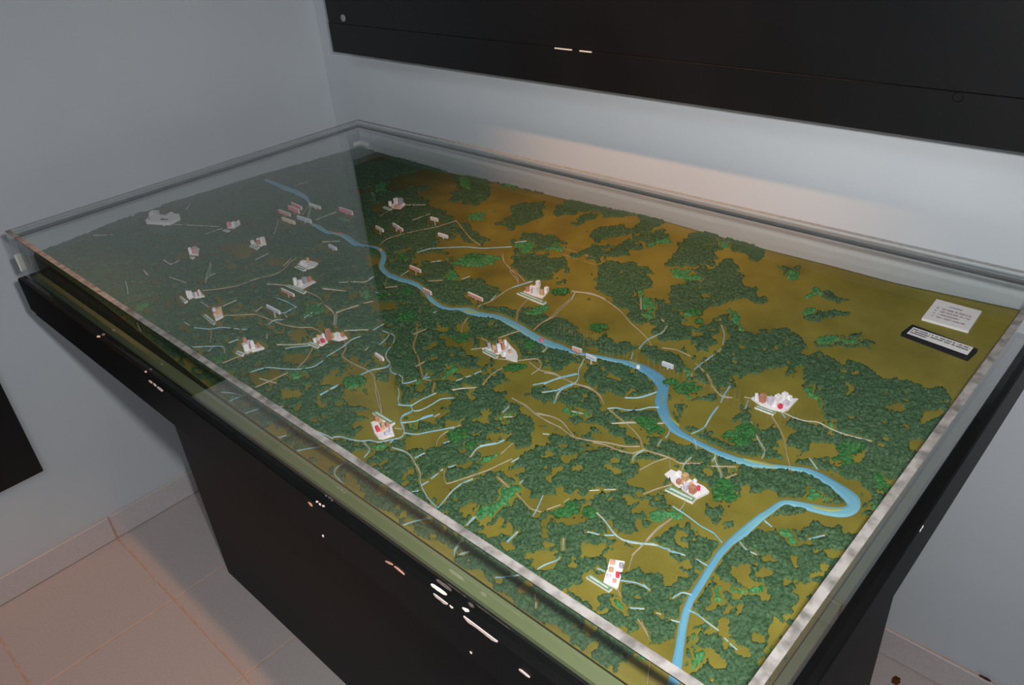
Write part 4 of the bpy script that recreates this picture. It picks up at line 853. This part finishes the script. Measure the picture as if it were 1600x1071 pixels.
def turf(name, mask, m, h0, h1, label=None):
    Mk = mask.reshape(nx, ny)
    q = Mk[:-1,:-1] & Mk[1:,:-1] & Mk[1:,1:] & Mk[:-1,1:]
    inner = Mk.copy(); inner[:,0] = False
    inner[1:-1,1:-1] &= Mk[2:,1:-1] & Mk[:-2,1:-1] & Mk[1:-1,2:] & Mk[1:-1,:-2]
    hh = h0+h1*(.45*vnoise(X*330, Y*330, 21)+.35*vnoise(X*150, Y*150, 22)+.4*rs.uniform(0, 1, X.shape)**2)
    hh = np.where(inner, hh, -.0008)
    keep = np.where(Mk.ravel())[0]; mp = -np.ones(nx*ny, np.int64); mp[keep] = np.arange(len(keep))
    Vt = np.stack([X, Y, Z+hh], -1).reshape(-1, 3)[keep]
    ii, jj = np.where(q); a = mp[ii*ny+jj]; b = mp[(ii+1)*ny+jj]; c_ = mp[(ii+1)*ny+jj+1]; d = mp[ii*ny+jj+1]
    Fq = np.stack([a, b, c_, d], 1)
    me = bpy.data.meshes.new(name); me.vertices.add(len(Vt)); me.vertices.foreach_set('co', Vt.ravel())
    me.loops.add(Fq.size); me.loops.foreach_set('vertex_index', Fq.ravel().astype(np.int32))
    me.polygons.add(len(Fq)); me.polygons.foreach_set('loop_start', np.arange(0, Fq.size, 4, dtype=np.int32))
    me.polygons.foreach_set('loop_total', np.full(len(Fq), 4, np.int32)); me.update(calc_edges=True); me.validate()
    me.materials.append(m); o = bpy.data.objects.new(name, me); COL.objects.link(o); o.parent = rm
    o.matrix_parent_inverse = Matrix.Translation(-rm.location); o['kind'] = 'stuff'
    if label: o['label'] = label
    return o
turf('forest_turf', fm, MT['forest'], .0008, .0042, 'dark green flock forest')
turf('light_turf', lm, MT['light'], .0010, .0045, 'bright green flock strips')

# ------------------------------------------------------------------ foliage clumps
def ico():
    t = (1+5**.5)/2; V = [(-1,t,0),(1,t,0),(-1,-t,0),(1,-t,0),(0,-1,t),(0,1,t),(0,-1,-t),(0,1,-t),(t,0,-1),(t,0,1),(-t,0,-1),(-t,0,1)]
    F = [(0,11,5),(0,5,1),(0,1,7),(0,7,10),(0,10,11),(1,5,9),(5,11,4),(11,10,2),(10,7,6),(7,1,8),(3,9,4),(3,4,2),(3,2,6),(3,6,8),(3,8,9),(4,9,5),(2,4,11),(6,2,10),(8,6,7),(9,8,1)]
    return np.array(V)/math.sqrt(1+t*t), F
IV, IF = ico()
for ci, (u, v, wpx, hpx, label) in enumerate(CLUMPS):
    rr = np.random.RandomState(100+ci); P = at(u, v); k = pxm(P)
    r = empty('foliage_clump', P); tag(r, label, 'foliage', 'foam foliage clumps on the relief')
    rx, ry = wpx/k/2, hpx/k/2/.62
    leaf = MB(); twig = MB()
    nb = int(16+wpx*1.5)
    for _ in range(nb):
        a = rr.uniform(0, 2*math.pi); q_ = math.sqrt(rr.uniform(0, 1))
        # cluster axes follow the picture's horizontal (camera right) on the ground
        e1 = np.array([ROT[0,0], ROT[1,0]]); e1 /= np.linalg.norm(e1); e2 = np.array([-e1[1], e1[0]])
        xy = P[:2]+e1*rx*q_*math.cos(a)+e2*ry*q_*math.sin(a)
        xy[0] = min(max(xy[0], GX0+.004), GX1-.004); xy[1] = min(max(xy[1], GY0+.004), GY1-.004)
        z = float(H(*xy)); s = rr.uniform(.0012, .0029)
        D = IV*np.array([1.35, 1.35, .6])*s*rr.uniform(.45, 1.5, (12, 1))
        leaf.add(D+np.array([xy[0], xy[1], z+.0025+rr.uniform(0, .004)*(1-q_)+s*.3]), IF)
        if rr.uniform() < .22:
            D = IV*np.array([1.0, 1.0, .5])*s*.6*rr.uniform(.6, 1.2, (12, 1)); off = rr.uniform(-.003, .003, 2)
            twig.add(D+np.array([xy[0]+off[0]+.002, xy[1]+off[1]-.003, z+.0012]), IF)
    leaf.obj('leaves', MT['leaf'], r)
    if twig.V: twig.obj('twigs', MT['twig'], r)
# ------------------------------------------------------------------ crumbs at the foot of the back wall
P = on(1, -.0075, 1545, 1051)
mb = MB(); mb.add(IV*np.array([.010, .0022, .0035])+np.array([P[0], -.0062, BH+.0032]), IF); mb.add(IV*np.array([.005, .002, .003])+np.array([P[0]-.009, -.006, BH+.0028]), IF)
MT['flake'] = mat('brown_flake', (92, 44, 24), (60, 34, 22), scale=200, rough=.9)
tag(mb.obj('debris', MT['flake']), 'small brown flake lying on the skirting at the right of the table', 'debris')
P = on(2, .001, 1400, 1064)
mb = MB(); mb.add(IV*np.array([.010, .013, .0016])+np.array([P[0], P[1], .0012]), IF); mb.add(IV*np.array([.006, .007, .0014])+np.array([P[0]+.016, P[1]-.012, .0010]), IF)
tag(mb.obj('debris', MT['twig']), 'dark crumb of dirt on the floor tile right of the pedestal', 'debris')
#END
